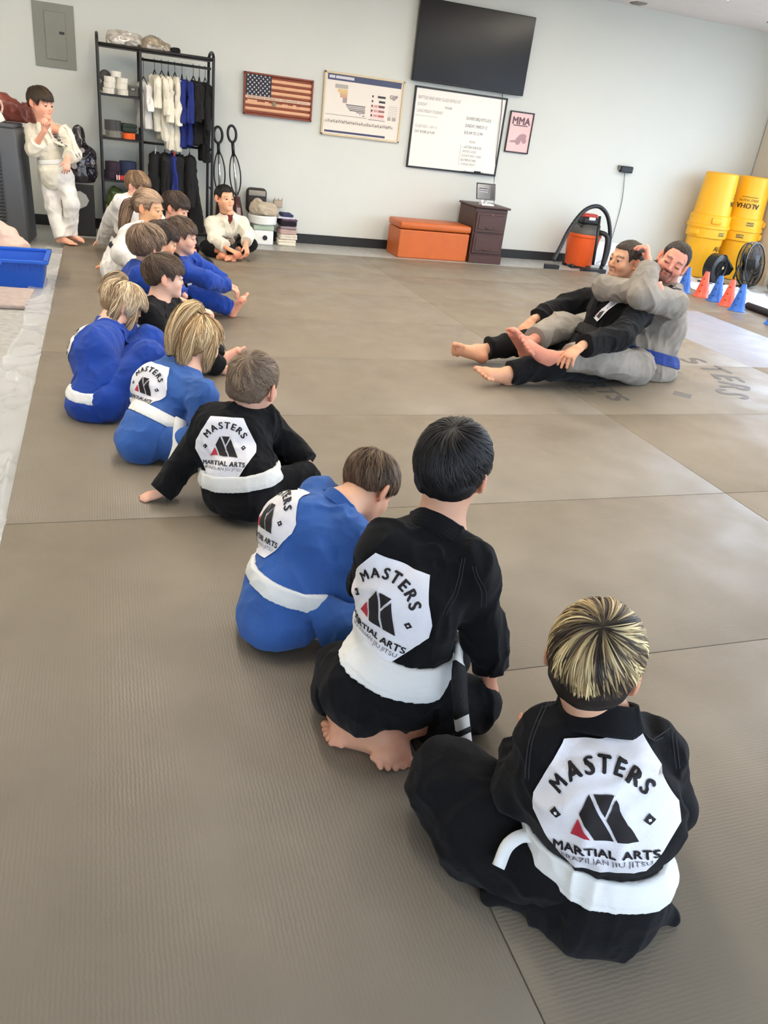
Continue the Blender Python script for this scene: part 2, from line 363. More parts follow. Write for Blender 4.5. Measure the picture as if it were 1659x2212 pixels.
def hair_line(y, p):
    """local height of the hair border for a local fore-aft position (metres, unit head)"""
    ys = [-.12, -.075, -.045, -.022, -.010, .022, .036, .052, .066, .12]
    nape = p.get('nape', -.062); fr = p.get('fringe', .050); ear = p.get('ear', .012)
    zs = [nape, nape + .004, nape + .012, -.018, ear, ear, p.get('burn', -.004), max(fr, .03) if fr > .03 else fr + .006, fr, fr]
    return np.interp(y, ys, zs)
def head_frame(p):
    f = unit(p['hf']); u0 = unit(p.get('hu', (0, 0, 1))); r = unit(np.cross(f, u0)); u = np.cross(r, f)
    return np.stack([r, f, u])
def make_head(F, p):
    R = head_frame(p); c = V3(p['head']); s = p['hs']
    def g(x, y, z): return c + s * (np.array([x, y, z]) @ R)
    def el(x, y, z, a, b, d, k=.02, sub=False, RR=None): F.ell(g(x, y, z), (a * s, b * s, d * s), R if RR is None else RR @ R, k * s, sub)
    def cn(a, b, ra, rb, k=.012): F.cone(g(*a), g(*b), ra * s, rb * s, k * s)
    el(0, -.010, .028, .073, .092, .073); el(0, .030, -.030, .054, .055, .070, .03)
    cn((-.050, .0, -.040), (-.017, .068, -.086), .015, .014, .03); cn((.050, .0, -.040), (.017, .068, -.086), .015, .014, .03)
    A = p.get('adult', 0); A1 = 1 - A
    cn((-.008, .076 + .002 * A, -.088), (.008, .076 + .002 * A, -.088), .015, .015, .02)
    if A1: el(0, .045, -.050, .046, .042, .040, .03)
    for q in (-1, 1): el(q * .036, .062, -.030, .024, .022, .024, .02)
    cn((-.032, .074 + .003 * A, .014), (.032, .074 + .003 * A, .014), .008 + .001 * A, .008 + .001 * A, .02)
    for q in (-1, 1): el(q * .031, .099 - .001 * A, -.004, .016, .014, .0095, .012, True)
    cn((0, .083, .004), (0, .0975 + .0065 * A, -.026 - .001 * A), .0055 + .001 * A, .0078 + .0017 * A, .012)
    for q in (-1, 1): cn((q * .0085, .0885 + .0045 * A, -.032 - .002 * A), (q * .004, .0925 + .0055 * A, -.031 - .001 * A), .0055 + .001 * A, .005 + .001 * A, .006)
    cn((-.017, .083, -.0535), (0, .0925, -.0505), .0045, .0062, .006); cn((.017, .083, -.0535), (0, .0925, -.0505), .0045, .0062, .006)
    cn((-.014, .0835, -.061), (.014, .0835, -.061), .0062, .0062, .006)
    el(0, .1005, -.0562, .018, .006, .0016, .002, True)
    for q in (-1, 1):   # ears: shell, hollow, lobe
        a = math.radians(14) * q; RR = np.array([[math.cos(q * .38), math.sin(q * .38), 0], [-math.sin(q * .38), math.cos(q * .38), 0], [0, 0, 1.]])
        A = p.get('adult', 0); el(q * (.082 - .004 * A), -.012, -.006, .0075, .0185 - .003 * A, .031 - .004 * A, .006, False, RR)
        el(q * (.0915 - .004 * A), -.006, -.002, .006, .0095 - .002 * A, .018 - .003 * A, .004, True, RR)
        el(q * .076, -.004, -.033, .006, .009, .009, .006, False, RR)
    if p.get('eyes', 'open') == 'closed':
        for q in (-1, 1): el(q * .031, .080, -.003, .015, .0115, .011, .004)
    else:
        for q in (-1, 1):
            cn((q * .018, .0845, .003), (q * .031, .0905, .0055), .0036, .0042, .005); cn((q * .031, .0895, .0055), (q * .045, .080, .002), .0042, .0036, .005)
            cn((q * .020, .083, -.0135), (q * .042, .081, -.0125), .0042, .004, .007)
    nb = V3(p['neck']); F.cone(nb, g(0, -.018, -.045), .050 * s, .047 * s, .03)
    F.cone(nb, g(0, -.005, -.06), .050 * s, .040 * s, .03)
def paint_head(V, C, p):
    R = head_frame(p); c = V3(p['head']); s = p['hs']; q = (V - c) @ R.T / s
    x, y, z = q.T; ax = np.abs(x); sk = np.array(s2l(p['skin']))
    m = (np.abs(q) < .13).all(1)
    def blend(mask, col, f=1.0):
        nonlocal C
        w = (mask * f)[:, None]; C = C * (1 - w) + np.array(col) * w
    hc = np.array(s2l(p['haircol'][0]))
    def g(v, c0, w): return np.exp(-((v - c0) / w) ** 2)
    blend(m * (y > .04) * g(ax, .038, .02) * g(z, -.035, .022), sk * (1.05, .76, .70), .3)
    blend(m * (ax > .066) * (z < .03) * (z > -.05), sk * (1.05, .70, .62), .55)
    blend(m * (y > .085) * g(x, 0, .012) * g(z, -.028, .012), sk * (1.05, .75, .7), .4)
    blend(m * (y > .076) * (ax < .0185) * (np.abs(z + .0565) < .0095), sk * (.90, .62, .57), .8)
    blend(m * (y > .060) * (ax < .048) * (ax > .013) * g(z, .0215 - .25 * np.abs(ax - .028), .0040 + .0015 * p.get('adult', 0)), hc * .8 + sk * .25 * (1 - p.get('adult', 0)), .8)
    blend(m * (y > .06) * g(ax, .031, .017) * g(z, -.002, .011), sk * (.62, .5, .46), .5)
    if p.get('eyes') == 'closed': blend(m * (y > .07) * (np.abs(ax - .031) < .015) * (np.abs(z + .0075) < .0022), (.03, .015, .01), .9)
    if p.get('beard'):
        b = m * (z < -.028) * (y > .0) * np.clip((-.028 - z) / .02, 0, 1); blend(b, sk * (.42, .36, .36), p['beard'] * .7)
        gt = m * (y > .07) * (((np.abs(z + .043) < .006) * (ax < .028)) | ((ax > .020) * (ax < .030) * (z < -.043) * (z > -.085)) | ((z < -.070) * (ax < .026)))
        blend(gt, sk * (.22, .17, .16), p['beard'])
    hz = hair_line(y, p); h = m * np.clip((z - hz) / .004, 0, 1) * ~((ax > .0745) & (z < .03) & (y > -.03))
    blend(h, hc * .75, 1 if not p.get('bald') else .0)
    return C
def eye_balls(p, root):
    if p.get('eyes', 'open') != 'open': return
    R = head_frame(p); c = V3(p['head']); s = p['hs']
    gz = unit(p.get('gaze', R[1]) if 'gaze' in p else R[1])
    for q in (-1, 1):
        F = Field(); ctr = c + s * (np.array([q * .031, .0765, -.0035]) @ R)
        th = np.linspace(0, math.pi, 15); ph = np.linspace(0, 2 * math.pi, 20, endpoint=False)
        V = []; CC = []
        t1 = unit(np.cross(gz, (0, 0, 1))); t2 = np.cross(gz, t1)
        for t in th:
            for f in ph:
                V.append(ctr + s * .0124 * (math.cos(t) * gz + math.sin(t) * (math.cos(f) * t1 + math.sin(f) * t2)))
                CC.append((.01, .008, .008) if t < .30 else ((.09, .05, .025) if t < .72 else (.50, .46, .44)))
        Fc = [(i * 20 + j, i * 20 + (j + 1) % 20, (i + 1) * 20 + (j + 1) % 20, (i + 1) * 20 + j) for i in range(14) for j in range(20)]
        mk('eye', V, Fc, EYEM, root, True, np.array(CC))
def make_hair(p, root, h):
    """a close cap of hair plus strands lying along it from the whorl outwards"""
    R = head_frame(p); c = V3(p['head']); s = p['hs']; rs = np.random.RandomState(p.get('seed', 1))
    th = p.get('hthick', .012); cols = np.array([s2l(x) for x in p['haircol']])
    rad = np.array([.0735 + th * .68, .093 + th, .074 + th * 1.15]); cen = np.array([0, -.010, .028])
    F = Field()
    g = lambda v: c + s * (np.array(v) @ R)
    F.ell(g(cen), rad * s * .985, R, .01)
    if p.get('nape', -.062) < -.05: F.ell(g((0, -.045, -.022)), np.array([.060 + th * .6, .048 + th * .6, .052]) * s, R, .03 * s)
    if p.get('fringe', .05) < .04: F.ell(g((0, .045, .045)), np.array([.060, .050 + th * .5, .034]) * s, R, .02 * s)
    for e in p.get('hairx', ()): F.cone(g(e[0]), g(e[1]), e[2] * s, e[3] * s, .02)
    nz = p.get('seed', 1) * 1.7
    def cut(P):
        q = (P - c) @ R.T / s
        j = (vnoise(q * 90 + nz) - .5) * .010
        d = (hair_line(q[:, 1], p) + j - q[:, 2]) * s
        earh = np.where((np.abs(q[:, 0]) > .066) & (q[:, 1] > -.02) & (q[:, 1] < .03), (p.get('ear', .012) + .004 - q[:, 2]) * s, -1)
        return np.maximum(d, earh)
    D, L, hh = F.grid(h, folds(.0035 * s, 34, nz, (1, 1, 1)), cuts=(cut,))
    V, Q = nets(D, L, hh, 1)
    base = cols[0] * .7 if p.get('root') else (cols[0] + cols[1]) * .42
    o = mk('hair', V, Q, HAIRM, root, True, np.tile(base, (len(V), 1)) * (0.75 + .5 * rs.rand(len(V), 1)))
    # strands
    N = p.get('strands', 2200); S = 9; w = unit(p.get('whorl', (0.005, -.50, .86)))
    t1 = unit(np.cross(w, (1, 0, 0))); t2 = np.cross(w, t1)
    th0 = np.arccos(1 - rs.rand(N) * (1 - math.cos(2.5))); az = rs.rand(N) * 2 * math.pi
    nc = p.get('clumps', 90); caz = rs.rand(nc) * 2 * math.pi; cth = np.arccos(1 - rs.rand(nc) * 1.8)
    ln = p.get('hlen', .065) * (.6 + .7 * rs.rand(N)) / .09
    t = np.linspace(0, 1, S)
    TH = th0[:, None] + ln[:, None] * t[None]
    swirl = p.get('swirl', .25)
    AZ = az[:, None] + swirl * (TH) * .6 + .10 * np.sin(az * 23 + th0 * 7)[:, None] * t + (rs.rand(N)[:, None] - .5) * p.get('mess', .25) * t
    D_ = np.cos(TH)[..., None] * w + np.sin(TH)[..., None] * (np.cos(AZ)[..., None] * t1 + np.sin(AZ)[..., None] * t2)
    lift = p.get('lift', .006) * (.2 + rs.rand(N)[:, None]) * np.sin(np.clip(t * 1.6, 0, math.pi * .62))[None] + .0005
    Pn = cen + D_ * rad * (1 + lift[..., None] / .09)
    hz = hair_line(Pn[..., 1], p) - p.get('over', .006) * rs.rand(N)[:, None]
    below = Pn[..., 2] < hz
    alive = np.cumsum(below, 1) == 0
    # points under the border stay at the last good point so a strand just ends there
    last = np.maximum(alive.sum(1) - 1, 0); idx = np.minimum(np.arange(S)[None], last[:, None])
    Pn = np.take_along_axis(Pn, idx[..., None].repeat(3, 2), 1); keep = alive.sum(1) > 2
    fr = np.arange(S)[None] / np.maximum(last[:, None], 1)
    Pn = Pn[keep]; fr = np.clip(fr[keep], 0, 1); N2 = len(Pn)
    radial = Pn - cen; radial /= np.linalg.norm(radial, axis=2, keepdims=True)
    tan = np.gradient(Pn, axis=1); side = np.cross(tan, radial); side /= np.linalg.norm(side, axis=2, keepdims=True) + 1e-9
    wd = p.get('sw', .0016) * (.6 + .8 * rs.rand(N2))[:, None, None] * (np.sin(np.clip(fr * .9 + .1, 0, 1) * math.pi) ** .6 + .05)[..., None]
    A = c + s * ((Pn + side * wd - radial * wd * .3) @ R); Bq = c + s * ((Pn - side * wd - radial * wd * .3) @ R); Cc = c + s * ((Pn + radial * wd * .5) @ R)
    W = np.stack([A, Cc, Bq], 2).reshape(-1, 3)
    # colour: chosen per clump so streaks run together
    azk = az[keep]; thk = th0[keep]
    key = vnoise(np.stack([np.cos(azk) * p.get('streak', 9), np.sin(azk) * p.get('streak', 9), thk * .9 + nz], 1)) * .75 + rs.rand(N2) * .25
    key = np.clip((key - .2) / .55, 0, .999) * (len(cols) - 1)
    ki = key.astype(int); kf = (key - ki)[:, None]; cc = cols[ki] * (1 - kf) + cols[np.minimum(ki + 1, len(cols) - 1)] * kf
    cc = cc * (.75 + .5 * rs.rand(N2, 1))
    rt = p.get('root', 0)
    dk = 1 - rt * np.exp(-(((thk[:, None] + ln[keep][:, None] * fr * .9)) / .42) ** 2)
    CC = (cc[:, None, :] * dk[..., None]); CC = CC[:, :, None, :].repeat(3, 2).reshape(-1, 3)
    b = (np.arange(N2) * S * 3)[:, None] + (np.arange(S - 1) * 3)[None]
    Q = np.concatenate([np.stack([b, b + 1, b + 4, b + 3], -1).reshape(-1, 4), np.stack([b + 1, b + 2, b + 5, b + 4], -1).reshape(-1, 4)])
    so = mk('hair_strands', W, Q, HAIRM, o, True, CC); so['kind'] = 'stuff'
    for tl in p.get('tails', ()): tail(p, tl, o, R, c, s, rs, cols)
    return o
def spline(pts, n):
    pts = np.array(pts, float); P = np.vstack([2 * pts[0] - pts[1], pts, 2 * pts[-1] - pts[-2]]); out = []
    m = len(pts) - 1
    for u in np.linspace(0, m - 1e-6, n):
        i = int(u); f = u - i; a, b, c_, d = P[i:i + 4]
        out.append(.5 * ((2 * b) + (c_ - a) * f + (2 * a - 5 * b + 4 * c_ - d) * f * f + (3 * b - a - 3 * c_ + d) * f ** 3))
    return np.array(out)
def tail(p, tl, parent, R, c, s, rs, cols):
    """a bundle of long strands along a control path given in head space; (points, radii, count)"""
    pts, rr, N = tl[:3]; S = 12; path = spline(pts, S); ra = np.interp(np.linspace(0, 1, S), np.linspace(0, 1, len(rr)), rr)
    tan = np.gradient(path, axis=0); tan /= np.linalg.norm(tan, axis=1, keepdims=True)
    u = np.cross(tan, (0.9, .1, .3)); u /= np.linalg.norm(u, axis=1, keepdims=True); v = np.cross(tan, u)
    a = rs.rand(N) * 2 * math.pi; q = np.sqrt(rs.rand(N)); en = .72 + .28 * rs.rand(N)
    tt = np.linspace(0, 1, S)[None] * en[:, None] * (S - 1); i0 = np.minimum(tt.astype(int), S - 2); f = (tt - i0)[..., None]
    I = lambda A: A[i0] * (1 - f) + A[i0 + 1] * f
    off = (a[:, None] + .5 * np.sin(tt * .5 + a[:, None] * 3) * .5)
    Pn = I(path) + (I(u) * np.cos(off)[..., None] + I(v) * np.sin(off)[..., None]) * (q[:, None] * I(ra[:, None])[..., 0])[..., None]
    Pn = Pn + .003 * np.sin(tt * 1.3 + a[:, None] * 9)[..., None] * I(u)
    side = I(u) * -np.sin(off)[..., None] + I(v) * np.cos(off)[..., None]
    nrm = np.cross(np.gradient(Pn, axis=1), side); nrm /= np.linalg.norm(nrm, axis=2, keepdims=True) + 1e-9
    wd = (p.get('sw', .0016) * (.6 + .8 * rs.rand(N))[:, None] * (1 - .75 * np.linspace(0, 1, S)[None] ** 3))[..., None]
    W = np.stack([c + s * ((Pn + side * wd) @ R), c + s * ((Pn + nrm * wd * .6) @ R), c + s * ((Pn - side * wd) @ R)], 2).reshape(-1, 3)
    key = rs.rand(N) * (len(cols) - 1); ki = key.astype(int); kf = (key - ki)[:, None]; cc = cols[ki] * (1 - kf) + cols[np.minimum(ki + 1, len(cols) - 1)] * kf
    CC = (cc * (.7 + .5 * rs.rand(N, 1)))[:, None, None, :].repeat(S, 1).repeat(3, 2).reshape(-1, 3)
    b = (np.arange(N) * S * 3)[:, None] + (np.arange(S - 1) * 3)[None]
    Q = np.concatenate([np.stack([b, b + 1, b + 4, b + 3], -1).reshape(-1, 4), np.stack([b + 1, b + 2, b + 5, b + 4], -1).reshape(-1, 4)])
    o = mk('ponytail' if len(tl) < 4 else tl[3], W, Q, HAIRM, parent, True, CC); o['kind'] = 'stuff'

def hand(F, W_, d, n, hs, side, curl=.35, spread=.18, thumb=.6):
    """side = +1 when the thumb points along cross(d, n)"""
    d = unit(d); n = V3(n); n = unit(n - d * (n @ d)); a = np.cross(d, n) * side; W_ = V3(W_)
    F.cone(W_ - d * .01 * hs, W_ + d * .03 * hs, .022 * hs, .027 * hs, .012, .72, n)
    F.cone(W_ + d * .028 * hs, W_ + d * .078 * hs + a * .002 * hs, .030 * hs, .037 * hs, .012, .40, n)
    for i, (o, L) in enumerate(((.027, .070), (.009, .079), (-.009, .073), (-.026, .056))):
        b = W_ + d * (.086 - .004 * i) * hs + a * o * hs; dd = unit(d + a * (o / .027) * spread); ang = 0
        for j, fr in enumerate((.46, .30, .24)):
            ang += curl * (1.0, 1.25, .8)[j] * (1 + .06 * i)
            e = b + (dd * math.cos(ang) + n * math.sin(ang)) * L * fr * hs
            r0 = (.0092, .0083, .0076, .0068)[j] * hs * (.9 if i == 3 else 1); F.cone(b, e, r0, r0 * .92, .003 * hs); b = e
    b = W_ + d * .030 * hs + a * .024 * hs + n * .004 * hs; dd = unit(d * .75 + a * thumb + n * .25)
    e = b + dd * .040 * hs; F.cone(b, e, .0135 * hs, .0105 * hs, .008)
    e2 = e + unit(dd + d * .35 + n * curl * .5) * .032 * hs; F.cone(e, e2, .0100 * hs, .0082 * hs, .003)
def foot(F, A, t, u, fs, side, curl=.1):
    """A ankle, t towards the toes, u from sole to ankle, side +1: big toe on cross(t,u)"""
    t = unit(t); u = V3(u); u = unit(u - t * (u @ t)); a = np.cross(t, u) * side; A = V3(A)
    heel = A - t * .032 * fs - u * .036 * fs; F.cone(A, heel, .030 * fs, .031 * fs, .02 * fs)
    ball = A + t * .128 * fs - u * .046 * fs
    F.cone(heel, ball - a * .012 * fs, .027 * fs, .023 * fs, .02 * fs); F.cone(A - u * .01 * fs + t * .01 * fs, ball + a * .008 * fs, .030 * fs, .022 * fs, .025 * fs)
    F.cone(ball + a * .020 * fs, ball - a * .022 * fs - t * .012 * fs, .019 * fs, .016 * fs, .015 * fs)
    for i, (o, L, r) in enumerate(((.031, .052, .0135), (.0095, .050, .0095), (-.009, .045, .0088), (-.0255, .038, .0082), (-.040, .029, .0078))):
        b = ball + a * o * fs - t * (.004 + .005 * i) * fs - u * .004 * fs; m_ = b + (t * math.cos(curl) - u * math.sin(curl)) * L * .55 * fs + u * .002 * fs
        e = m_ + (t * math.cos(curl * 3) - u * math.sin(curl * 3)) * L * .5 * fs; F.cone(b, m_, r * fs, r * .85 * fs, .0035 * fs); F.cone(m_, e, r * .85 * fs, r * 1.02 * fs, .002 * fs)

# ---- back patch: flat artwork once, then pressed onto each jacket
def poly_bm(pts, cell=.05):
    bm = bmesh.new(); bm.faces.new([bm.verts.new((x, y, 0)) for x, y in pts]); return grid_cut(bm, cell)
def grid_cut(bm, cell):
    xs = [v.co.x for v in bm.verts]; ys = [v.co.y for v in bm.verts]
    for ax_, lo, hi in ((0, min(xs), max(xs)), (1, min(ys), max(ys))):
        k = math.ceil(lo / cell)
        while k * cell < hi:
            co = Vector((0, 0, 0)); co[ax_] = k * cell; no = Vector((0, 0, 0)); no[ax_] = 1
            bmesh.ops.bisect_plane(bm, geom=bm.verts[:] + bm.edges[:] + bm.faces[:], plane_co=co, plane_no=no, dist=1e-7); k += 1
    bmesh.ops.triangulate(bm, faces=bm.faces[:]); return bm
def text_bm(txt, size, x, y, rot=0, bold=.0, sx=1.0, cell=.06, align='CENTER', shear=0):
    cu = bpy.data.curves.new('t', 'FONT'); cu.body = txt; cu.size = size; cu.align_x = align; cu.align_y = 'CENTER'; cu.offset = bold; cu.resolution_u = 3; cu.shear = shear; cu.space_character = 1.05 + bold * 4 / size
    o = bpy.data.objects.new('t', cu); COL.objects.link(o); bpy.context.view_layer.update()
    me = bpy.data.meshes.new_from_object(o.evaluated_get(bpy.context.evaluated_depsgraph_get()))
    bm = bmesh.new(); bm.from_mesh(me); bpy.data.objects.remove(o); bpy.data.curves.remove(cu); bpy.data.meshes.remove(me)
    bmesh.ops.transform(bm, matrix=T(x, y, 0) @ Rz(rot) @ Matrix.Diagonal((sx, 1, 1, 1)), verts=bm.verts)
    return grid_cut(bm, cell) if cell else bm
def bold_text(txt, size, x, y, rot, b, sx):
    c, s_ = math.cos(rot), math.sin(rot)
    out = []
    for i, (dx, dy) in enumerate(((-b, 0), (b, 0), (0, b * .6), (0, -b * .6), (0, 0))):
        bm = text_bm(txt, size, x + dx * c - dy * s_, y + dx * s_ + dy * c, rot, 0, sx); bmesh.ops.translate(bm, vec=(0, 0, i * .0012), verts=bm.verts); out.append(bm)
    return out
def bm_arrays(bms):
    Vs = []; Fs = []; n = 0
    for bm in bms:
        bm.verts.index_update(); Vs += [v.co[:] for v in bm.verts]
        for f in bm.faces:
            Fs.append(tuple(v.index + n for v in f.verts))
        n += len(bm.verts); bm.free()
    return np.array(Vs), np.array(Fs)
OCT = [(-.52, .95), (.52, .95), (.98, .14), (1.0, -.12), (.52, -.95), (-.52, -.95), (-1.0, -.12), (-.98, .14)]
def artwork():
    A = {}
    A['patch'] = bm_arrays([poly_bm(OCT, .045)])
    L = []
    for ch, a in zip('MASTERS', (-53, -31.5, -13, 3, 19, 35.5, 52)):
        a = math.radians(a); L += bold_text(ch, .285, .72 * math.sin(a), -.06 + .74 * math.cos(a), -a, .013, 1.02)
    L += bold_text('MARTIAL ARTS', .195, 0, -.545, 0, .008, 1.06)
    def P(x, y): return ((x - 1180) / 408, (1235 - y) / 400)
    for q in (((1058, 1215), (1112, 1100), (1238, 1360), (1128, 1357)), ((1135, 1100), (1242, 1100), (1191, 1215)), ((1200, 1235), (1252, 1125), (1365, 1365), (1257, 1362))):
        L.append(poly_bm([P(*v) for v in q][::-1]))
    for cx in (-.635, .60):
        d = .078; o = .045
        L.append(poly_bm([(cx, -.01 + d), (cx - d, -.01), (cx, -.01 - d), (cx + d, -.01)]))
    A['ink'] = bm_arrays(L)
    A['red'] = bm_arrays([poly_bm([P(1000, 1352), P(1105, 1355), P(1050, 1245)])])
    A['grey'] = bm_arrays([text_bm('BRAZILIAN JIU JITSU', .125, 0, -.70, 0, 0, 1.05)])
    A['marks'] = bm_arrays([poly_bm([(cx - .018, -.03), (cx + .018, -.022), (cx + .016, .012), (cx - .02, .004)]) for cx in (-.635, .60)])
    return A
ART = artwork()
def press(bvh, V, O, U, Vv, N, off, depth=.35):
    out = np.zeros((len(V), 3)); last = None; N = Vector(N)
    for i, (u, v, zo) in enumerate(V):
        st = Vector(O + U * u + Vv * v) + N * depth
        h, nn, _i, _d = bvh.ray_cast(st, -N, depth * 2.0)
        if h is None: h, nn, _i, _d = bvh.find_nearest(Vector(O + U * u + Vv * v))
        if nn.dot(N) < 0: nn = -nn
        out[i] = h + (nn * .7 + N * .3).normalized() * (off + zo * .1)
    return out
def back_patch(p, jacket, root, c, n, up, w):
    me = jacket.data; bvh = BVHTree.FromPolygons([v.co[:] for v in me.vertices], [q.vertices[:] for q in me.polygons])
    n = unit(n); up = V3(up); up = unit(up - n * (n @ up)); U = np.cross(up, n)
    U_, V_ = U * w, up * w; c = V3(c)
    V, F = ART['patch']; X = press(bvh, V, c, U_, V_, n, .0036); o = mk('back_patch', X, F, PATCHM, root, True); o['label'] = 'white octagonal back patch'
    for k, m, nm, off in (('ink', INKM, 'patch_lettering', .0058), ('red', REDM, 'patch_triangle', .0058), ('grey', GREYM, 'patch_small_lettering', .0058), ('marks', PATCHM, 'patch_marks', .0068)):
        V, F = ART[k]; q_ = mk(nm, press(bvh, V, c, U_, V_, n, off), F, m, o, False); q_['kind'] = 'stuff'

def seams(p, jacket, root, c, n, up, w, lines, m):
    me = jacket.data; bvh = BVHTree.FromPolygons([v.co[:] for v in me.vertices], [q.vertices[:] for q in me.polygons])
    n = unit(n); up = V3(up); up = unit(up - n * (n @ up)); U = np.cross(up, n); b = B()
    for ln in lines:
        P2 = spline([(x, y, 0) for x, y in ln], 26); pts = press(bvh, P2, V3(c), U * w, up * w, n, .0006)
        b.tube([Vector(q) for q in pts], .0011, 5)
    o = b.out('stitching', m, root); o['kind'] = 'stuff'
SEAMM = mat('black_stitching', (44, 44, 48), .8)
def band(root, name, bvh, pts, width, thick, m, ups, ridges=5, off=0.0, snap=True):
    """a stitched band along a path; ups = the width direction at each point"""
    path = spline(pts, 6 * len(pts)); upv = spline(ups, 6 * len(pts)); n = len(path); R_ = []
    tan = np.gradient(path, axis=0)
    for i in range(n):
        t = unit(tan[i]); u = unit(upv[i] - t * (upv[i] @ t)); w = np.cross(t, u); pr = []
        K = ridges * 3
        for k in range(K + 1):
            a = (k / K - .5) * width; b = thick * (.5 + .22 * abs(math.sin(k * math.pi / 3)))
            pr.append(path[i] + u * a + w * b)
        for k in range(K, -1, -3): pr.append(path[i] + u * ((k / K - .5) * width) - w * thick * .5)
        R_.append(pr)
    R_ = np.array(R_); m_ = R_.shape[1]; V = R_.reshape(-1, 3)
    Q = [(i * m_ + k, i * m_ + (k + 1) % m_, (i + 1) * m_ + (k + 1) % m_, (i + 1) * m_ + k) for i in range(n - 1) for k in range(m_)]
    return mk(name, V, Q, m, root, True)

def person(p, label, h=.004):
    s = p['s']; hs = p['hs']; J = p['J']; g = lambda k: V3(J[k]) if k in J else None
    root = thing('person', label, 'person', (J['pelvis'][0], J['pelvis'][1], 0), group=p.get('group'))
    bpy.context.view_layer.update()
    off = V3(root.location)
    pel, che, nec = g('pelvis'), g('chest'), g('neck'); fw = unit(p['fw']); bulk = p.get('bulk', 1.0)
    p['head'] = J['head']; p['neck'] = J['neck']
    spine = unit(nec - pel)
    def objm(name, V, Q, m, par=None, col=None, smooth=True):
        return mk(name, V, Q, m, par, smooth, col)
    class Hold: pass
    made = []
    # -------- body
    F = Field()
    F.cone(pel, che, .098 * s * bulk, .100 * s * bulk, .03, .72, fw); F.cone(che, nec - spine * .05 * s, .100 * s * bulk, .07 * s * bulk, .04, .72, fw)
    for q in 'LR':
        sh, el, wr = g('sh' + q), g('el' + q), g('wr' + q)
        F.cone(nec - spine * .02 * s, sh, .045 * s, .040 * s, .04)
        F.cone(sh, el, .040 * s * bulk, .032 * s * bulk, .02); F.cone(el, wr, .033 * s * bulk, .0215 * s, .015)
        hp, kn, an = g('hip' + q), g('kn' + q), g('an' + q)
        F.cone(pel, hp, .09 * s, .075 * s, .03); F.cone(hp, kn, .070 * s, .047 * s, .02); F.cone(kn, an, .046 * s, .029 * s, .02)
        hd = p.get('hand' + q)
        if hd: hand(F, wr, hd[0], hd[1], hd[2] * s if len(hd) > 2 else .84 * s, hd[3] if len(hd) > 3 else (1 if q == 'R' else -1), *(hd[4:]))
        ft = p.get('foot' + q)
        if ft: foot(F, an, ft[0], ft[1], ft[2] * s if len(ft) > 2 else .86 * s, ft[3] if len(ft) > 3 else (-1 if q == 'R' else 1), *(ft[4:]))
    make_head(F, p)
    hb = p.get('hbody', h)
    V, Q = nets(*F.grid(hb, floor=p.get('floor', .001)), smooth=p.get('bsm', 1))
    sk = np.array(s2l(p['skin'])); C = np.tile(sk, (len(V), 1))
    for q in 'LR':
        for k, rr in (('wr' + q, .12), ('an' + q, .14)):
            d = np.linalg.norm(V - g(k), axis=1); w = np.clip((d - .05 * s) / (rr * s), 0, 1) * (d < .32 * s) * .35
            C = C * (1 - w[:, None]) + (sk * (1.0, .72, .66)) * w[:, None]
    if p.get('shirt'):
        w = (np.linalg.norm(V - (che * .4 + nec * .6 + fw * .02), axis=1) < .15 * s) & (((V - nec) @ spine) < .012); C[w] = s2l(p['shirt'])
    C = paint_head(V, C, p)
    body = objm('body', V - off, Q, SKIN, root, C)
    def shift(o): o.data.transform(Matrix.Translation(-Vector(off))); return o
    eye_balls_objs = [o for o in COL.objects if o.name.startswith('eye')]
    before = set(bpy.data.objects)
    eye_balls(p, root)
    make_hair(p, root, max(.0035, h))
    # -------- jacket
    jk = p.get('jacket', 'black'); jm = CLOTH[jk]; wb = p.get('width', 1.0) * bulk
    Fj = Field(); wst = pel + spine * p.get('waist', .10) * s
    def torso(F, e):
        F.cone(wst, che, (.128 * wb * s) + e, (.138 * wb * s) + e, .03, p.get('flat', .74), fw)
        F.cone(che, nec - spine * .075 * s, (.138 * wb * s) + e, (.100 * wb * s) + e, .05, p.get('flat', .74), fw)
        F.cone(pel + spine * .03 * s, wst, (.150 * wb * s) + e, (.128 * wb * s) + e, .03, p.get('flat', .74) + .08, fw)
    torso(Fj, .006)
    slv = p.get('sleeve', .055)
    for q in 'LR':
        sh, el, wr = g('sh' + q), g('el' + q), g('wr' + q); e2 = el + (wr - el) * p.get('cuff' + q, p.get('cuff', .80))
        Fj.cone(nec - spine * .062 * s, sh, .056 * s, .056 * s, .05)
        Fj.cone(che + spine * .03 * s, sh - spine * .03 * s, .09 * s * bulk, .055 * s, .05)
        Fj.cone(sh, el, .060 * s * bulk, slv * 1.04 * s * bulk, .03); Fj.cone(el, e2, slv * s * bulk, slv * .92 * s * bulk, .02)
        dd = unit(wr - el)
        if q in p.get('cutarms', 'LR'): Fj.ell(e2 + dd * slv * .85 * s, (slv * .74 * s * bulk,) * 3, None, .004, True)
    for e in p.get('jx', ()): Fj.cone(V3(e[0]), V3(e[1]), e[2], e[3], e[4] if len(e) > 4 else .03, *(e[5:]))
    for e in p.get('jsub', ()): Fj.ell(V3(e[0]), V3(e[1]), None, .01, True)
    bc = wst if 'beltc' not in p else V3(p['beltc']); bn = unit(p.get('beltn', spine)); bw = p.get('beltw', .038) * s
    fm = folds(p.get('fold', .012) * s, p.get('foldscale', 12) / s, p.get('seed', 1), p.get('foldst', (1, 1, .8)))
    def mod(P, d):
        d = fm(P, d); hh = (P - bc) @ bn; rad = np.linalg.norm(P - bc - hh[:, None] * bn, axis=1)
        return d + np.where(rad < .26 * s * wb, .012 * s * np.exp(-(hh / (bw * 1.1)) ** 2), 0)
    cuts = []
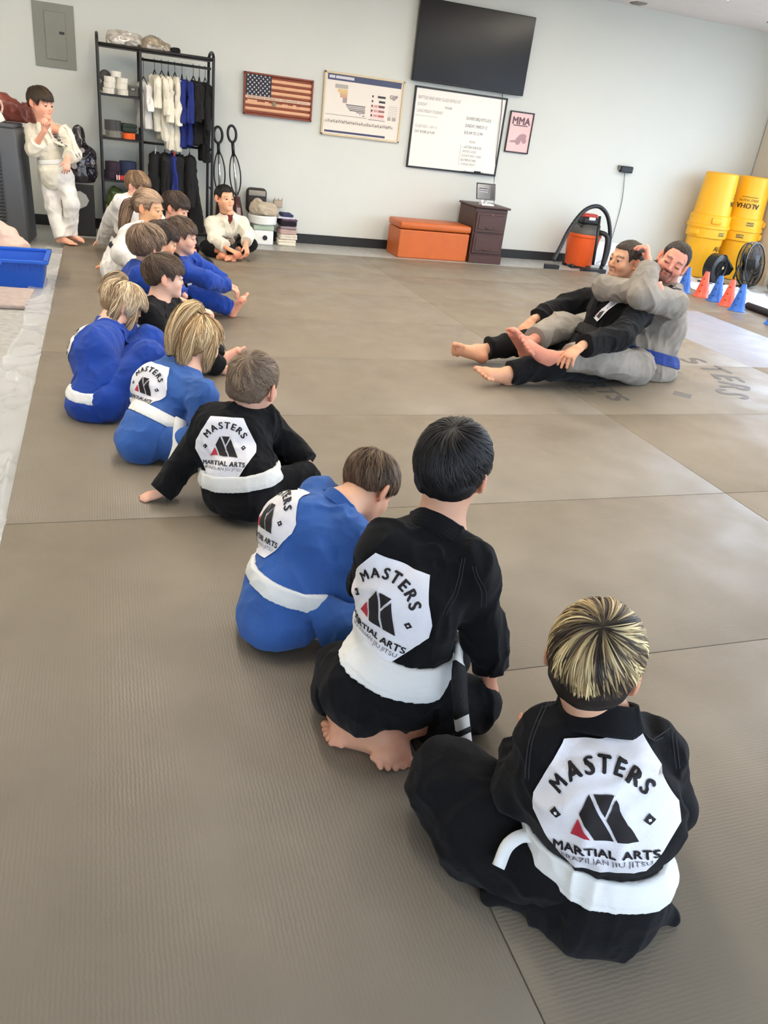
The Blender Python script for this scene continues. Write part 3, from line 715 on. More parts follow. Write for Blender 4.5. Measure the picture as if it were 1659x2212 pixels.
    for q in p.get('cutarms', 'LR'):
        el, wr = g('el' + q), g('wr' + q); dd = unit(wr - el); e2 = el + (wr - el) * (p.get('cuff' + q, p.get('cuff', .80)) + .03)
        cuts.append(lambda P, e2=e2, dd=dd: np.where(np.linalg.norm(P - e2, axis=1) < .085 * s, (P - e2) @ dd, -1))
    hz_ = p.get('hemz', .024)
    if hz_: cuts.append(lambda P: np.where(np.linalg.norm(P[:, :2] - pel[:2], axis=1) < .24 * s, hz_ + .006 * np.sin(P[:, 0] * 25 + P[:, 1] * 31) - P[:, 2], -1))
    V, Q = nets(*Fj.grid(h, mod, floor=p.get('floor', .001), cuts=cuts))
    jacket = objm('jacket', V - off, Q, jm, root)
    Jw = V
    # -------- trousers
    Ft = Field(); tr = p.get('tr', .066); tk = p.get('trousers', jk)
    Ft.cone(pel, pel + spine * .06 * s, .118 * wb * s, .11 * wb * s, .03, .82, fw)
    for q in 'LR':
        hp, kn, an = g('hip' + q), g('kn' + q), g('an' + q); e2 = kn + (an - kn) * p.get('hem' + q, .84)
        Ft.cone(pel, hp, .10 * s, .098 * s, .03); Ft.cone(hp, kn, p.get('th', .092) * s * bulk, tr * 1.08 * s * bulk, .02); Ft.cone(kn, e2, tr * 1.05 * s * bulk, tr * .92 * s * bulk, .02)
        dd = unit(an - kn)
        if q in p.get('cutlegs', 'LR'): Ft.ell(e2 + dd * tr * .9 * s, (tr * .78 * s * bulk,) * 3, None, .004, True)
    for e in p.get('tx', ()): Ft.cone(V3(e[0]), V3(e[1]), e[2], e[3], e[4] if len(e) > 4 else .03, *(e[5:]))
    cuts = []
    for q in p.get('cutlegs', 'LR'):
        kn, an = g('kn' + q), g('an' + q); dd = unit(an - kn); e2 = kn + (an - kn) * (p.get('hem' + q, .84) + .03)
        cuts.append(lambda P, e2=e2, dd=dd: np.where(np.linalg.norm(P - e2, axis=1) < .12 * s, (P - e2) @ dd, -1))
    V, Q = nets(*Ft.grid(h * 1.15, folds(.011 * s, 12 / s, p.get('seed', 1) + 5), floor=p.get('floor', .001), cuts=cuts))
    trous = objm('trousers', V - off, Q, CLOTH[tk], root)
    # -------- belt
    if p.get('belt'):
        Fb = Field(); torso(Fb, .006)
        for e in p.get('jx', ()):
            Fb.cone(V3(e[0]), V3(e[1]), e[2], e[3], e[4] if len(e) > 4 else .03, *(e[5:]))
        def bm_(P, d):
            hh = (P - bc) @ bn; d = d * .3 + fm(P, d) * .7
            st = .0022 * np.sign(np.sin(hh / bw * 2.2 + 1.2))
            return np.maximum(np.abs(d + .002) - .0062 - st * .5, np.abs(hh) - bw - .0015 * np.sin(P[:, 0] * 30 + P[:, 1] * 25))
        lo = bc - .30 * s * wb; hi = bc + .30 * s * wb
        V, Q = nets(*Fb.grid(h * .85, bm_, floor=p.get('floor', .001), cuts=(lambda P: (hz_ + .03 if hz_ else .0) - P[:, 2],)), smooth=3)
        belt = objm('belt', V - off, Q, BELTM[p['belt']], root)
        if p.get('belt') != jk: belt['label'] = p['belt'] + ' cloth belt'
        for i, tl in enumerate(p.get('belttails', ())):
            pts = spline(tl[0], 16) - off; ww = tl[1]; nn = unit(tl[2]); V = []; C = []
            tg = np.gradient(pts, axis=0)
            for k in range(16):
                t = unit(tg[k]); w_ = unit(np.cross(t, nn)); n2 = np.cross(w_, t)
                for a, b in ((-1, -1), (1, -1), (1, 1), (-1, 1)): V.append(pts[k] + w_ * a * ww + n2 * b * .004)
            def seg(k0, k1, m, nm, grow=0):
                VV = []; F_ = []
                for k in range(k0, k1 + 1):
                    cc = np.mean(V[k * 4:k * 4 + 4], 0)
                    for j in range(4): VV.append(cc + (V[k * 4 + j] - cc) * (1 + grow))
                n = k1 - k0
                for k in range(n):
                    for j in range(4): F_.append((k * 4 + j, k * 4 + (j + 1) % 4, k * 4 + 4 + (j + 1) % 4, k * 4 + 4 + j))
                F_.append((3, 2, 1, 0)); F_.append((n * 4, n * 4 + 1, n * 4 + 2, n * 4 + 3))
                return mk(nm, VV, F_, m, belt, False)
            seg(0, 15, BELTM[p['belt']], 'belt_end')
            for (k0, k1, cm) in (tl[3] if len(tl) > 3 else ()): seg(k0, k1, BELTM[cm], 'belt_stripe', .06)
    # -------- collar
    bvh = BVHTree.FromPolygons([tuple(v) for v in jacket.data.vertices and [x.co[:] for x in jacket.data.vertices]], [q.vertices[:] for q in jacket.data.polygons])
    if p.get('collar', True):
        cf = unit(fw - spine * (fw @ spine)); rt = unit(np.cross(cf, spine)); nb = nec + spine * (p.get('colup', .018) - .024) * s - off; pts = []; ups = []
        frontz = p.get('lapel', 1.0)
        ring = [(-80, -.005), (-60, .0), (-25, .014), (0, .018), (25, .014), (60, .0), (80, -.005)]
        def rp(a, up):  # angle measured from straight back
            a = math.radians(a); dr = -cf * math.cos(a) + rt * math.sin(a); return nb + dr * p.get('colr', .066) * s + spine * up * s, dr
        front = []
        if frontz:
            for k, (fx, fz) in enumerate(((.058, -.035), (.050, -.09), (.030, -.15), (-.005, -.21), (-.045, -.26))): front.append((fx, fz))
        def fp(fx, fz, sd):
            o_ = nb + rt * fx * sd * s + spine * fz * s + cf * .35; h_, n_, _, _ = bvh.ray_cast(Vector(o_), Vector(-cf), .8)
            if h_ is None: return nb + rt * fx * sd * s + spine * fz * s + cf * .1 * s, cf
            return V3(h_) + cf * .005, V3(n_)
        A_ = []; U_ = []
        if frontz:
            for fx, fz in front[::-1]:
                q_, n_ = fp(fx, fz, -1); A_.append(q_); U_.append(np.cross(n_, unit(rt * -.25 + spine)))
        for a, up in ring:
            q_, dr = rp(a, up); A_.append(q_); U_.append(unit(spine - dr * .35))
        if frontz:
            for fx, fz in front:
                q_, n_ = fp(fx, fz, 1); A_.append(q_); U_.append(np.cross(n_, -unit(rt * .25 + spine)))
        # keep the width direction consistent along the path
        for i in range(1, len(U_)):
            if np.dot(U_[i], U_[i - 1]) < 0: U_[i] = -U_[i]
        band(root, 'collar', bvh, A_, p.get('colw', .046) * s, .009 * s, jm, U_)
    for o in set(bpy.data.objects) - before:
        if o.type == 'MESH' and o.name.split('.')[0] in ('eye', 'hair', 'hair_strands', 'ponytail', 'loose_hair'): shift(o)
    for (gm, c, n, up, w, hgt, m, art) in p.get('badges', ()):
        g_ = trous if gm == 't' else jacket; ex = .009 if gm == 'J' else 0; me = g_.data; bv = BVHTree.FromPolygons([v.co[:] for v in me.vertices], [q.vertices[:] for q in me.polygons])
        n = unit(n); up = V3(up); up = unit(up - n * (n @ up)); U = np.cross(up, n); o_ = None
        for bms, mm, nm, off_ in ([([poly_bm([(-.5 * w, -.5 * hgt), (.5 * w, -.5 * hgt), (.5 * w, .5 * hgt), (-.5 * w, .5 * hgt)], .012)], m, 'badge', .003)] if m else []) + [([poly_bm([(x * w, y * hgt) for x, y in q], .012) for q in a_], am, 'badge_mark', .0042) for am, a_ in art]:
            V, F_ = bm_arrays(bms); o_ = mk(nm, press(bv, V, V3(c) - off, U, up, n, off_ + ex, .2), F_, mm, root if o_ is None else o_); o_['kind'] = 'stuff'
    if p.get('patch'):
        c, n, up, w = p['patch']; back_patch(p, jacket, root, V3(c) - off, n, up, w)
        if p.get('seams'): seams(p, jacket, root, V3(c) - off, n, up, w, p['seams'], SEAMM)
    return root
# ---------------------------------------------------------------- things on the back wall
def flat_text(txt, size, x, y, z, m, parent, name='lettering', bold=0, sx=1, align='CENTER', rot=None, shear=0):
    """flat print facing -Y in the parent's frame"""
    bms = [text_bm(txt, size, 0, 0, 0, 0, sx, 0, align, shear)]
    if bold:
        for i, (dx, dy) in enumerate(((-bold, 0), (bold, 0), (0, bold), (0, -bold))):
            bm = text_bm(txt, size, dx, dy, 0, 0, sx, 0, align, shear); bmesh.ops.translate(bm, vec=(0, 0, -.0001 * (i + 1)), verts=bm.verts); bms.append(bm)
    V, F = bm_arrays(bms); V = np.stack([V[:, 0] + x, V[:, 2] + y, V[:, 1] + z], 1); F = F[:, ::-1]
    if rot is not None:
        c = np.array([x, y, z]); V = (V - c) @ np.array(rot).T + c
    o = mk(name, V, F, m, parent); o['kind'] = 'stuff'; return o
def quad(name, x0, x1, z0, z1, y, m, parent, th=.002):
    return B().box(((x0 + x1) / 2, y, (z0 + z1) / 2), (x1 - x0, th, z1 - z0)).out(name, m, parent)
WHITE = mat('white_plastic', (236, 236, 232), .4); BLACK = mat('black_plastic', (22, 22, 23), .42); DARK = mat('dark_metal', (30, 28, 27), .45, metal=.3)
# television
tv = thing('television', 'large black flat television hanging high on the back wall above the whiteboard', 'television', (3.83, WY - .075, 2.10))
SCR = mat('tv_screen', (14, 11, 10), .22, spec=.28)
B().box((0, .02, 0), (1.335, .045, .755), .006).out('casing', BLACK, tv)
B().box((0, -.0035, .004), (1.318, .004, .735), .001).out('screen', SCR, tv)
B().box((0, .055, 0), (.5, .035, .4), .004).out('wall_bracket', DARK, tv)
# whiteboard
wb = thing('whiteboard', 'black-framed whiteboard with handwriting, on the back wall under the television', 'whiteboard', (3.787, WY - .012, 1.277))
B().box((0, 0, 0), (1.08, .014, .78)).out('board', mat('whiteboard_surface', (240, 234, 222), .22, spec=.5), wb)
for n_, c, d in (('frame_rail', (0, -.004, .397), (1.11, .03, .018)), ('frame_rail', (0, -.004, -.397), (1.11, .03, .018)), ('frame_rail', (-.548, -.004, 0), (.018, .03, .812)), ('frame_rail', (.548, -.004, 0), (.018, .03, .812))): B().box(c, d, .003).out(n_, BLACK, wb)
B().box((.33, -.028, -.392), (.42, .05, .012), .003).out('marker_tray', BLACK, wb)
MK = mat('marker_ink', (74, 70, 68), .6); MK2 = mat('faded_marker_ink', (150, 142, 134), .6)
for t_, x_, z_, s_, m_ in (('BATTLES AND NEW CLASS INTRO AT', -.51, .300, .046, MK2), ('SUNDAY', -.51, .235, .044, MK2), ('THIS JUNE', -.19, .228, .030, MK), ('LONG FRIDAY TOURNEY', -.51, .170, .042, MK2),
        ('CLASS KIDS 1: AM +11', -.51, .020, .042, MK2), ('DAY WORK & 9 AM', -.51, -.035, .042, MK), ("OLIVER'S BBQ POTLUCK", .085, .155, .044, MK), ('SUNDAY, MARCH 12', .085, .082, .046, MK), ('8:30 AM TO 12 PM', .085, .010, .044, MK),
        ('PROMO', .165, -.080, .034, MK2), ('LAST DAY FOR 07/30', .105, -.135, .036, MK), ('WINTER CLASSES', .095, -.180, .034, MK2), ('OUR BOYS MEET 1 WEEK', .090, -.225, .034, MK2), ('BUS TRIP IN 2 WKS', .090, -.270, .034, MK), ('SCHEDULE ABOVE', .090, -.312, .034, MK2)):
    flat_text(t_, s_, x_, -.0085, z_, m_, wb, 'handwriting', align='LEFT', shear=.12, sx=.62)
quad('drawn_line', -.52, -.26, .123, .126, -.008, MK2, wb); quad('drawn_line', .068, .070, -.33, -.115, -.008, MK2, wb)
for i, x_ in enumerate((.20, .31, .42)):
    q = B().tube([(x_ - .04, 0, 0), (x_ + .04, 0, 0)], .008, 10).out('marker', WHITE if i != 1 else BLACK, None); q.location = (3.787 + 0, WY - .045, 1.277 - .378)
    tag(q, ('white marker pen lying leftmost on the whiteboard tray', 'black marker pen lying in the middle of the whiteboard tray', 'white marker pen lying rightmost on the whiteboard tray')[i], 'marker', 'markers on the whiteboard tray')
# wooden flag
WOOD1 = mat('flag_dark_wood', (138, 66, 42), .5, var=.22, vscale=14, stretch=(1, 1, 12), bump=.3, scale=40); WOOD2 = mat('flag_light_wood', (226, 172, 132), .5, var=.10, vscale=14, stretch=(1, 1, 12), bump=.2, scale=40)
NAVY = mat('flag_navy_paint', (34, 32, 46), .6, var=.1)
fl = thing('wooden_flag', 'carved wooden flag with stars and raised light stripes, on the back wall', 'flag', (1.748, WY - .02, 1.396))
FW, FH = .715, .386
B().box((0, .008, 0), (FW, .02, FH), .002).out('backing', WOOD1, fl)
for c, d in (((0, -.012, FH / 2 - .008), (FW, .03, .016)), ((0, -.012, -FH / 2 + .008), (FW, .03, .016)), ((-FW / 2 + .008, -.012, 0), (.016, .03, FH)), ((FW / 2 - .008, -.012, 0), (.016, .03, FH))): B().box(c, d, .002).out('frame_rail', WOOD1, fl)
st = (FH - .034) / 13
for i in range(13):
    z = FH / 2 - .017 - st * (i + .5); x0 = -FW / 2 + .017 + (.262 if i < 7 else 0); x1 = FW / 2 - .017; r = st * (.62 if i % 2 else .40)
    b = B(); b.prism([(math.cos(a) * r * .62, math.sin(a) * r) for a in np.linspace(math.pi / 2, 3 * math.pi / 2, 8)], x0, x1, Matrix(((0, 0, 1, 0), (1, 0, 0, -.004), (0, 1, 0, z), (0, 0, 0, 1))))
    b.out('stripe', WOOD2 if i % 2 else WOOD1, fl)
cx0, cz1 = -FW / 2 + .017, FH / 2 - .017; cw, ch = .262, st * 7
B().box((cx0 + cw / 2, -.008, cz1 - ch / 2), (cw, .016, ch), .001).out('canton', NAVY, fl)
STARM = mat('flag_star_paint', (232, 230, 228), .5); STARME = None
for r in range(9):
    for c in range(6 if r % 2 == 0 else 5):
        x = cx0 + cw * ((c + .5 + (0 if r % 2 == 0 else .5)) / 6) ; z = cz1 - ch * (r + .5) / 9
        if STARME is None:
            b = B(); b.prism([(.0105 * (1 if k % 2 == 0 else .42) * math.sin(k * math.pi / 5), .0105 * (1 if k % 2 == 0 else .42) * math.cos(k * math.pi / 5)) for k in range(10)], 0, .003, Matrix(((1, 0, 0, 0), (0, 0, -1, 0), (0, 1, 0, 0), (0, 0, 0, 1)))); o = b.out('star', STARM, fl); STARME = o.data
        else: o = link('star', STARME, None, fl)
        o.location = (x, -.0155, z)
quad('engraved_plank', cx0, FW / 2 - .017, cz1 - ch - st, cz1 - ch, -.014, mat('pale_engraved_wood', (222, 190, 164), .6, var=.1), fl, .006)
flat_text('WE THE PEOPLE   IN ORDER TO   FORM A UNION   JUSTICE', .022, cx0 + .33, -.0175, cz1 - ch - st * .55, mat('engraving_dark', (120, 90, 72), .7), fl, sx=1.0)
for x, w, dz in ((-.27, .10, .018), (-.12, .04, .012), (.07, .06, .010), (.17, .035, .014), (.29, .12, .006)): quad('town_silhouette', x - w / 2, x + w / 2, cz1 - ch - 2.9 * st, cz1 - ch - 2.1 * st + dz, -.012, WOOD2, fl, .006)
b = B(); b.lathe([(.019, 0), (.022, .003), (.020, .006)], 24, M=T(-.045, -.020, cz1 - ch - 2.1 * st) @ Rx(math.pi / 2)); b.out('medallion', mat('medallion_grey', (134, 122, 100), .5), fl)
# framed belt chart
ch_ = thing('belt_chart', 'framed belt ranking chart in a pale wooden frame beside the wooden flag', 'poster', (2.664, WY - .014, 1.400))
CW, CH = .868, .580; PALE = mat('pale_frame_wood', (214, 196, 160), .5)
B().box((0, .004, 0), (CW, .014, CH), .001).out('print', mat('chart_paper', (232, 222, 208), .32, spec=.4), ch_)
for c, d in (((0, -.004, CH / 2), (CW + .02, .026, .02)), ((0, -.004, -CH / 2), (CW + .02, .026, .02)), ((-CW / 2, -.004, 0), (.02, .026, CH + .02)), ((CW / 2, -.004, 0), (.02, .026, CH + .02))): B().box(c, d, .003).out('frame_rail', PALE, ch_)
def cp(n, u0, u1, v0, v1, rgb, dy=0): quad(n, -CW / 2 + u0 * CW, -CW / 2 + u1 * CW, CH / 2 - v1 * CH, CH / 2 - v0 * CH, -.0045 - dy, mat('chart_ink_%d_%d_%d' % rgb, rgb, .5), ch_, .001)
cp('title_bar', .03, .97, .02, .115, (66, 74, 104)); cp('title_text_box', .05, .12, .04, .085, (206, 200, 208), .001); cp('title_text_box', .13, .36, .04, .085, (206, 200, 208), .001)
cp('bottom_bar', .03, .82, .93, .965, (62, 66, 96)); cp('divider', .03, .56, .665, .672, (120, 112, 100)); cp('divider', .58, .80, .675, .684, (110, 100, 92))
for q in ((.13, .29, .17, .235, (176, 168, 160)), (.165, .29, .245, .30, (222, 188, 128)), (.19, .29, .30, .335, (214, 176, 130)), (.20, .29, .335, .38, (206, 160, 134)), (.235, .29, .38, .46, (166, 152, 146)),
          (.28, .53, .475, .495, (120, 112, 110)), (.29, .53, .505, .525, (150, 140, 136)), (.31, .53, .535, .552, (120, 112, 110)), (.33, .53, .562, .578, (90, 80, 80)), (.42, .53, .588, .600, (80, 72, 72)), (.46, .475, .615, .625, (96, 60, 60)), (.50, .53, .632, .645, (140, 80, 76))): cp('rank_bar', *q[:4], q[4])
cp('pink_column', .60, .78, .42, .665, (232, 206, 198))
for i, rgb in enumerate(((54, 48, 48), (44, 40, 42), (96, 60, 58), (150, 104, 96), (190, 96, 88))):
    v = .275 + i * .078; cp('belt_box', .605, .625, v, v + .035, (70, 64, 62), .001); cp('belt_box', .70 if i else .68, .78, v, v + .035, rgb, .001)
    if i > 1: cp('belt_box', .64, .69, v, v + .035, (206, 150, 140), .001)
for i in range(12): flat_text('\u00bb%s\u00ab' % 'XKWMHNRB'[i % 8], .045, -CW / 2 + (.075 + i * .072) * CW, -.0055, CH / 2 - .775 * CH, mat('chart_figures', (118, 108, 100), .6), ch_, 'figure_row')
for i in range(6): cp('text_line', .83, .95, .42 + i * .032, .428 + i * .032, (188, 180, 168))
flat_text('GJJP', .05, -CW / 2 + .885 * CW, -.0055, CH / 2 - .27 * CH, mat('chart_script', (110, 104, 100), .6), ch_, 'emblem_lettering', bold=.001); cp('text_block', .83, .87, .60, .66, (168, 162, 150)); cp('text_block', .89, .94, .60, .66, (168, 162, 150))
# small pink poster
mp_ = thing('framed_poster', 'small black-framed pink MMA poster to the right of the whiteboard', 'poster', (4.561, WY - .010, 1.358))
B().box((0, .002, 0), (.285, .012, .410)).out('print', mat('pink_poster_paper', (238, 196, 192), .5, var=.05), mp_)
for c, d in (((0, -.003, .208), (.305, .022, .014)), ((0, -.003, -.208), (.305, .022, .014)), ((-.146, -.003, 0), (.014, .022, .42)), ((.146, -.003, 0), (.014, .022, .42))): B().box(c, d, .002).out('frame_rail', mat('poster_frame_dark', (44, 26, 26), .4), mp_)
flat_text('MMA', .105, 0, -.006, .115, mat('poster_ink', (104, 78, 84), .6), mp_, bold=.004, sx=.95); quad('subtitle_line', -.09, .09, .066, .076, -.006, MATS['poster_ink'], mp_, .001)
b = B()
for i_, (x, z, w, h_, a) in enumerate(((.045, -.045, .055, .035, .3), (.00, -.085, .035, .045, -.3), (.075, -.08, .03, .03, .2), (-.06, -.095, .05, .012, .1))): b.prism([(x + w * math.cos(t) * math.cos(a) - h_ * math.sin(t) * math.sin(a), z + w * math.cos(t) * math.sin(a) + h_ * math.sin(t) * math.cos(a)) for t in np.linspace(0, 2 * math.pi, 17)[:-1]], i_ * .0006, .001 + i_ * .0006, Matrix(((1, 0, 0, 0), (0, 0, -1, -.005), (0, 1, 0, 0), (0, 0, 0, 1))))
o = b.out('wrestling_figures', mat('poster_figures', (176, 140, 142), .6), mp_); o['kind'] = 'stuff'
# electrical panel
ep = thing('electrical_panel', 'grey-green metal electrical panel at the top left of the back wall', 'panel', (-.369, WY - .008, 1.655))
EPM = mat('panel_grey', (134, 134, 122), .5, var=.03)
B().box((0, .002, 0), (.355, .014, .520), .002).out('cover', EPM, ep); B().box((.010, -.009, .0), (.180, .010, .385), .003).out('panel_door', EPM, ep); B().box((.065, -.015, .030), (.045, .008, .022), .002).out('latch', BLACK, ep)
# charger box with hanging cable
cb = thing('wall_charger', 'small black box fixed to the back wall with a thin cable hanging down', 'device', (6.085, WY - .03, 1.108))
B().box((0, 0, 0), (.17, .06, .075), .012, seg=2).out('box', BLACK, cb); B().box((-.095, .01, .015), (.03, .03, .05), .004).out('plug', mat('plug_grey', (120, 120, 118), .5), cb)
b = B().tube(spline([(0, .01, -.035), (.06, .02, -.35), (.055, .02, -.65), (.03, .01, -.87), (-.03, -.06, -1.03), (-.25, -.2, -1.10)], 30), .0035, 6); b.out('cable', mat('cable_dark', (70, 72, 72), .5), cb, smooth=True)
ou = thing('white_board_panel', 'white sheet panel leaning low against the back wall behind the shop vacuum', 'panel', (6.05, WY - .05, .11))
B().box((0, 0, .0), (.56, .015, .28), .002).out('sheet', mat('white_sheet', (238, 242, 244), .4), ou)
cv = B().tube(spline([(4.27, WY - .012, 1.74), (4.285, WY - .03, 1.55), (4.30, WY - .035, 1.2), (4.33, WY - .012, .95), (4.36, WY - .012, .72), (4.30, WY - .2, .60)], 30), .004, 6).out('television_cable', MATS['cable_dark'], None, smooth=True); tag(cv, 'thin cable running down from the television past the whiteboard to the cabinet', 'cable')

# ---------------------------------------------------------------- furniture along the back wall
ORL = mat('orange_leather', (196, 98, 38), .42, bump=.12, scale=90, var=.05, vscale=8)
ot = thing('ottoman', 'orange leather storage ottoman against the back wall beside the brown cabinet', 'ottoman', (3.48, 8.66, FZ))
B().box((0, 0, .15), (.84, .40, .30), .012, seg=2).out('chest', ORL, ot); B().box((0, -.004, .345), (.856, .416, .075), .022, seg=3).out('lid', ORL, ot, ang=50)
B().box((0, 0, .004), (.83, .39, .008)).out('base_strip', BLACK, ot)
BRW = mat('brown_cabinet_wood', (72, 44, 36), .42, var=.10, vscale=10, stretch=(1, 1, 6))
fc = thing('file_cabinet', 'dark brown two-drawer file cabinet beside the orange ottoman', 'cabinet', (4.12, 8.66, FZ))
B().box((0, .012, .30), (.40, .44, .58), .004).out('carcass', BRW, fc); B().box((0, 0, .605), (.44, .48, .022), .006, seg=2).out('cabinet_top', BRW, fc); B().box((0, -.01, .045), (.41, .45, .09), .004).out('plinth', BRW, fc)
for z in (.445, .215):
    d = B().box((0, -.215, z), (.36, .022, .215), .005).out('drawer', BRW, fc); B().box((0, -.229, z), (.30, .008, .155), .003).out('drawer_panel', BRW, d)
    b = B().tube([(-.05, -.238, z - .055), (-.035, -.250, z - .060), (.035, -.250, z - .060), (.05, -.238, z - .055)], .005, 8); b.out('handle', mat('antique_pull', (98, 70, 60), .35, metal=.7), d)
    for q in (-1, 1): B().box((q * .052, -.235, z - .055), (.022, .006, .020), .002).out('handle_plate', MATS['antique_pull'], d)
B().lathe([(.007, 0), (.007, .006)], 12, M=T(.01, -.229, .53) @ Rx(math.pi / 2)).out('lock', mat('lock_brass', (150, 130, 110), .3, metal=.8), fc)
tb = thing('tablet', 'tablet in a stand on top of the brown file cabinet', 'tablet', (4.03, 8.50, FZ + .617))
B().box((.03, 0, .012), (.15, .10, .022), .006, seg=2).out('stand_base', WHITE, tb); B().tube([(.03, .02, .02), (.03, .035, .09)], .016, 12).out('stand_post', WHITE, tb)
R_ = Rx(math.radians(-18)); B().box((0, -.0, .145), (.235, .012, .175), .006, rot=R_, seg=2).out('tablet_body', BLACK, tb)
B().box((0, -.0085, .142), (.215, .002, .155), rot=R_).out('screen', mat('tablet_screen', (96, 98, 104), .15), tb)
for i in range(5): B().box((-.03, -.0105, .185 - i * .022), (.10, .001, .010), rot=R_).out('screen_line', mat('tablet_screen_lines', (150, 152, 158), .3), tb)
B().box((.078, -.0105, .142), (.05, .001, .14), rot=R_).out('screen_sidebar', mat('tablet_dark_bar', (44, 44, 48), .2), tb)
B().lathe([(.017, 0), (.022, .02), (.014, .04)], 14, c=(-.045, -.02, .02)).out('stand_knob', mat('knob_white', (214, 212, 210), .4), tb)

# ---------------------------------------------------------------- shop vacuum
OR2 = mat('orange_plastic', (232, 92, 32), .4, var=.03); BK2 = mat('hose_black', (20, 20, 22), .45); GR2 = mat('vacuum_grey', (84, 80, 74), .5); RD2 = mat('vacuum_red', (206, 58, 40), .35)
sv = thing('shop_vacuum', 'orange bucket shop vacuum with black hose arching over it, by the back wall', 'vacuum', (5.50, 8.66, FZ))
B().lathe([(.155, .03), (.165, .05), (.20, .36), (.212, .37), (.212, .40), (.195, .40)], 40).out('drum', OR2, sv, ang=40)
B().lathe([(.205, .40), (.205, .425), (.17, .47), (.13, .50), (.10, .51)], 40).out('motor_head', GR2, sv, ang=40)
B().box((0, -.02, .545), (.22, .17, .09), .03, seg=3).out('motor_cover', BK2, sv, ang=50); B().box((0, -.01, .60), (.20, .13, .05), .02, seg=3).out('red_cover', RD2, sv, ang=50)
B().box((0, -.10, .575), (.09, .02, .035), .005).out('switch_label', WHITE, sv)
for sx in (-.12, .12): B().box((sx, -.02, .485), (.03, .19, .05), .008).out('latch', BLACK, sv)
b = B(); pts = spline([(-.54, -.32, .10), (-.46, -.28, .25), (-.36, -.24, .46), (-.20, -.20, .66), (-.02, -.17, .725), (.12, -.18, .66), (.21, -.19, .50), (.25, -.2, .30), (.23, -.22, .12), (.17, -.26, .05)], 110)
b.tube(pts, [.022 + (.003 if i % 2 else 0) for i in range(110)], 12).out('hose', BK2, sv, smooth=True)
b = B().tube(spline([(.03, -.10, .42), (.10, -.20, .44), (.17, -.24, .40), (.19, -.25, .25), (.185, -.26, .08)], 50), [.026 + (.003 if i % 2 else 0) for i in range(50)], 12).out('second_hose', BK2, sv, smooth=True)
b = B().tube([(.02, -.30, .08), (.02, -.27, .35), (.03, -.20, .62)], .017, 12).out('wand', BK2, sv, smooth=True)
b = B(); b.prism([(-.16, -.06), (-.13, -.09), (.13, -.09), (.16, -.06), (.14, .05), (-.14, .05)], .0, .045, T(.02, -.31, .0)); b.out('floor_nozzle', BK2, sv)
for i in range(5):
    a = i * 2 * math.pi / 5; B().lathe([(.022, 0), (.03, .012), (.03, .03), (.018, .045)], 12, c=(.16 * math.cos(a), .16 * math.sin(a), .0)).out('caster', BLACK, sv, ang=40)
b = B(); b.prism([(-.08, -.04), (.09, -.05), (.08, .03), (-.06, .05)], 0, .055, T(-.55, -.30, 0)); b.out('crevice_nozzle', BK2, sv)

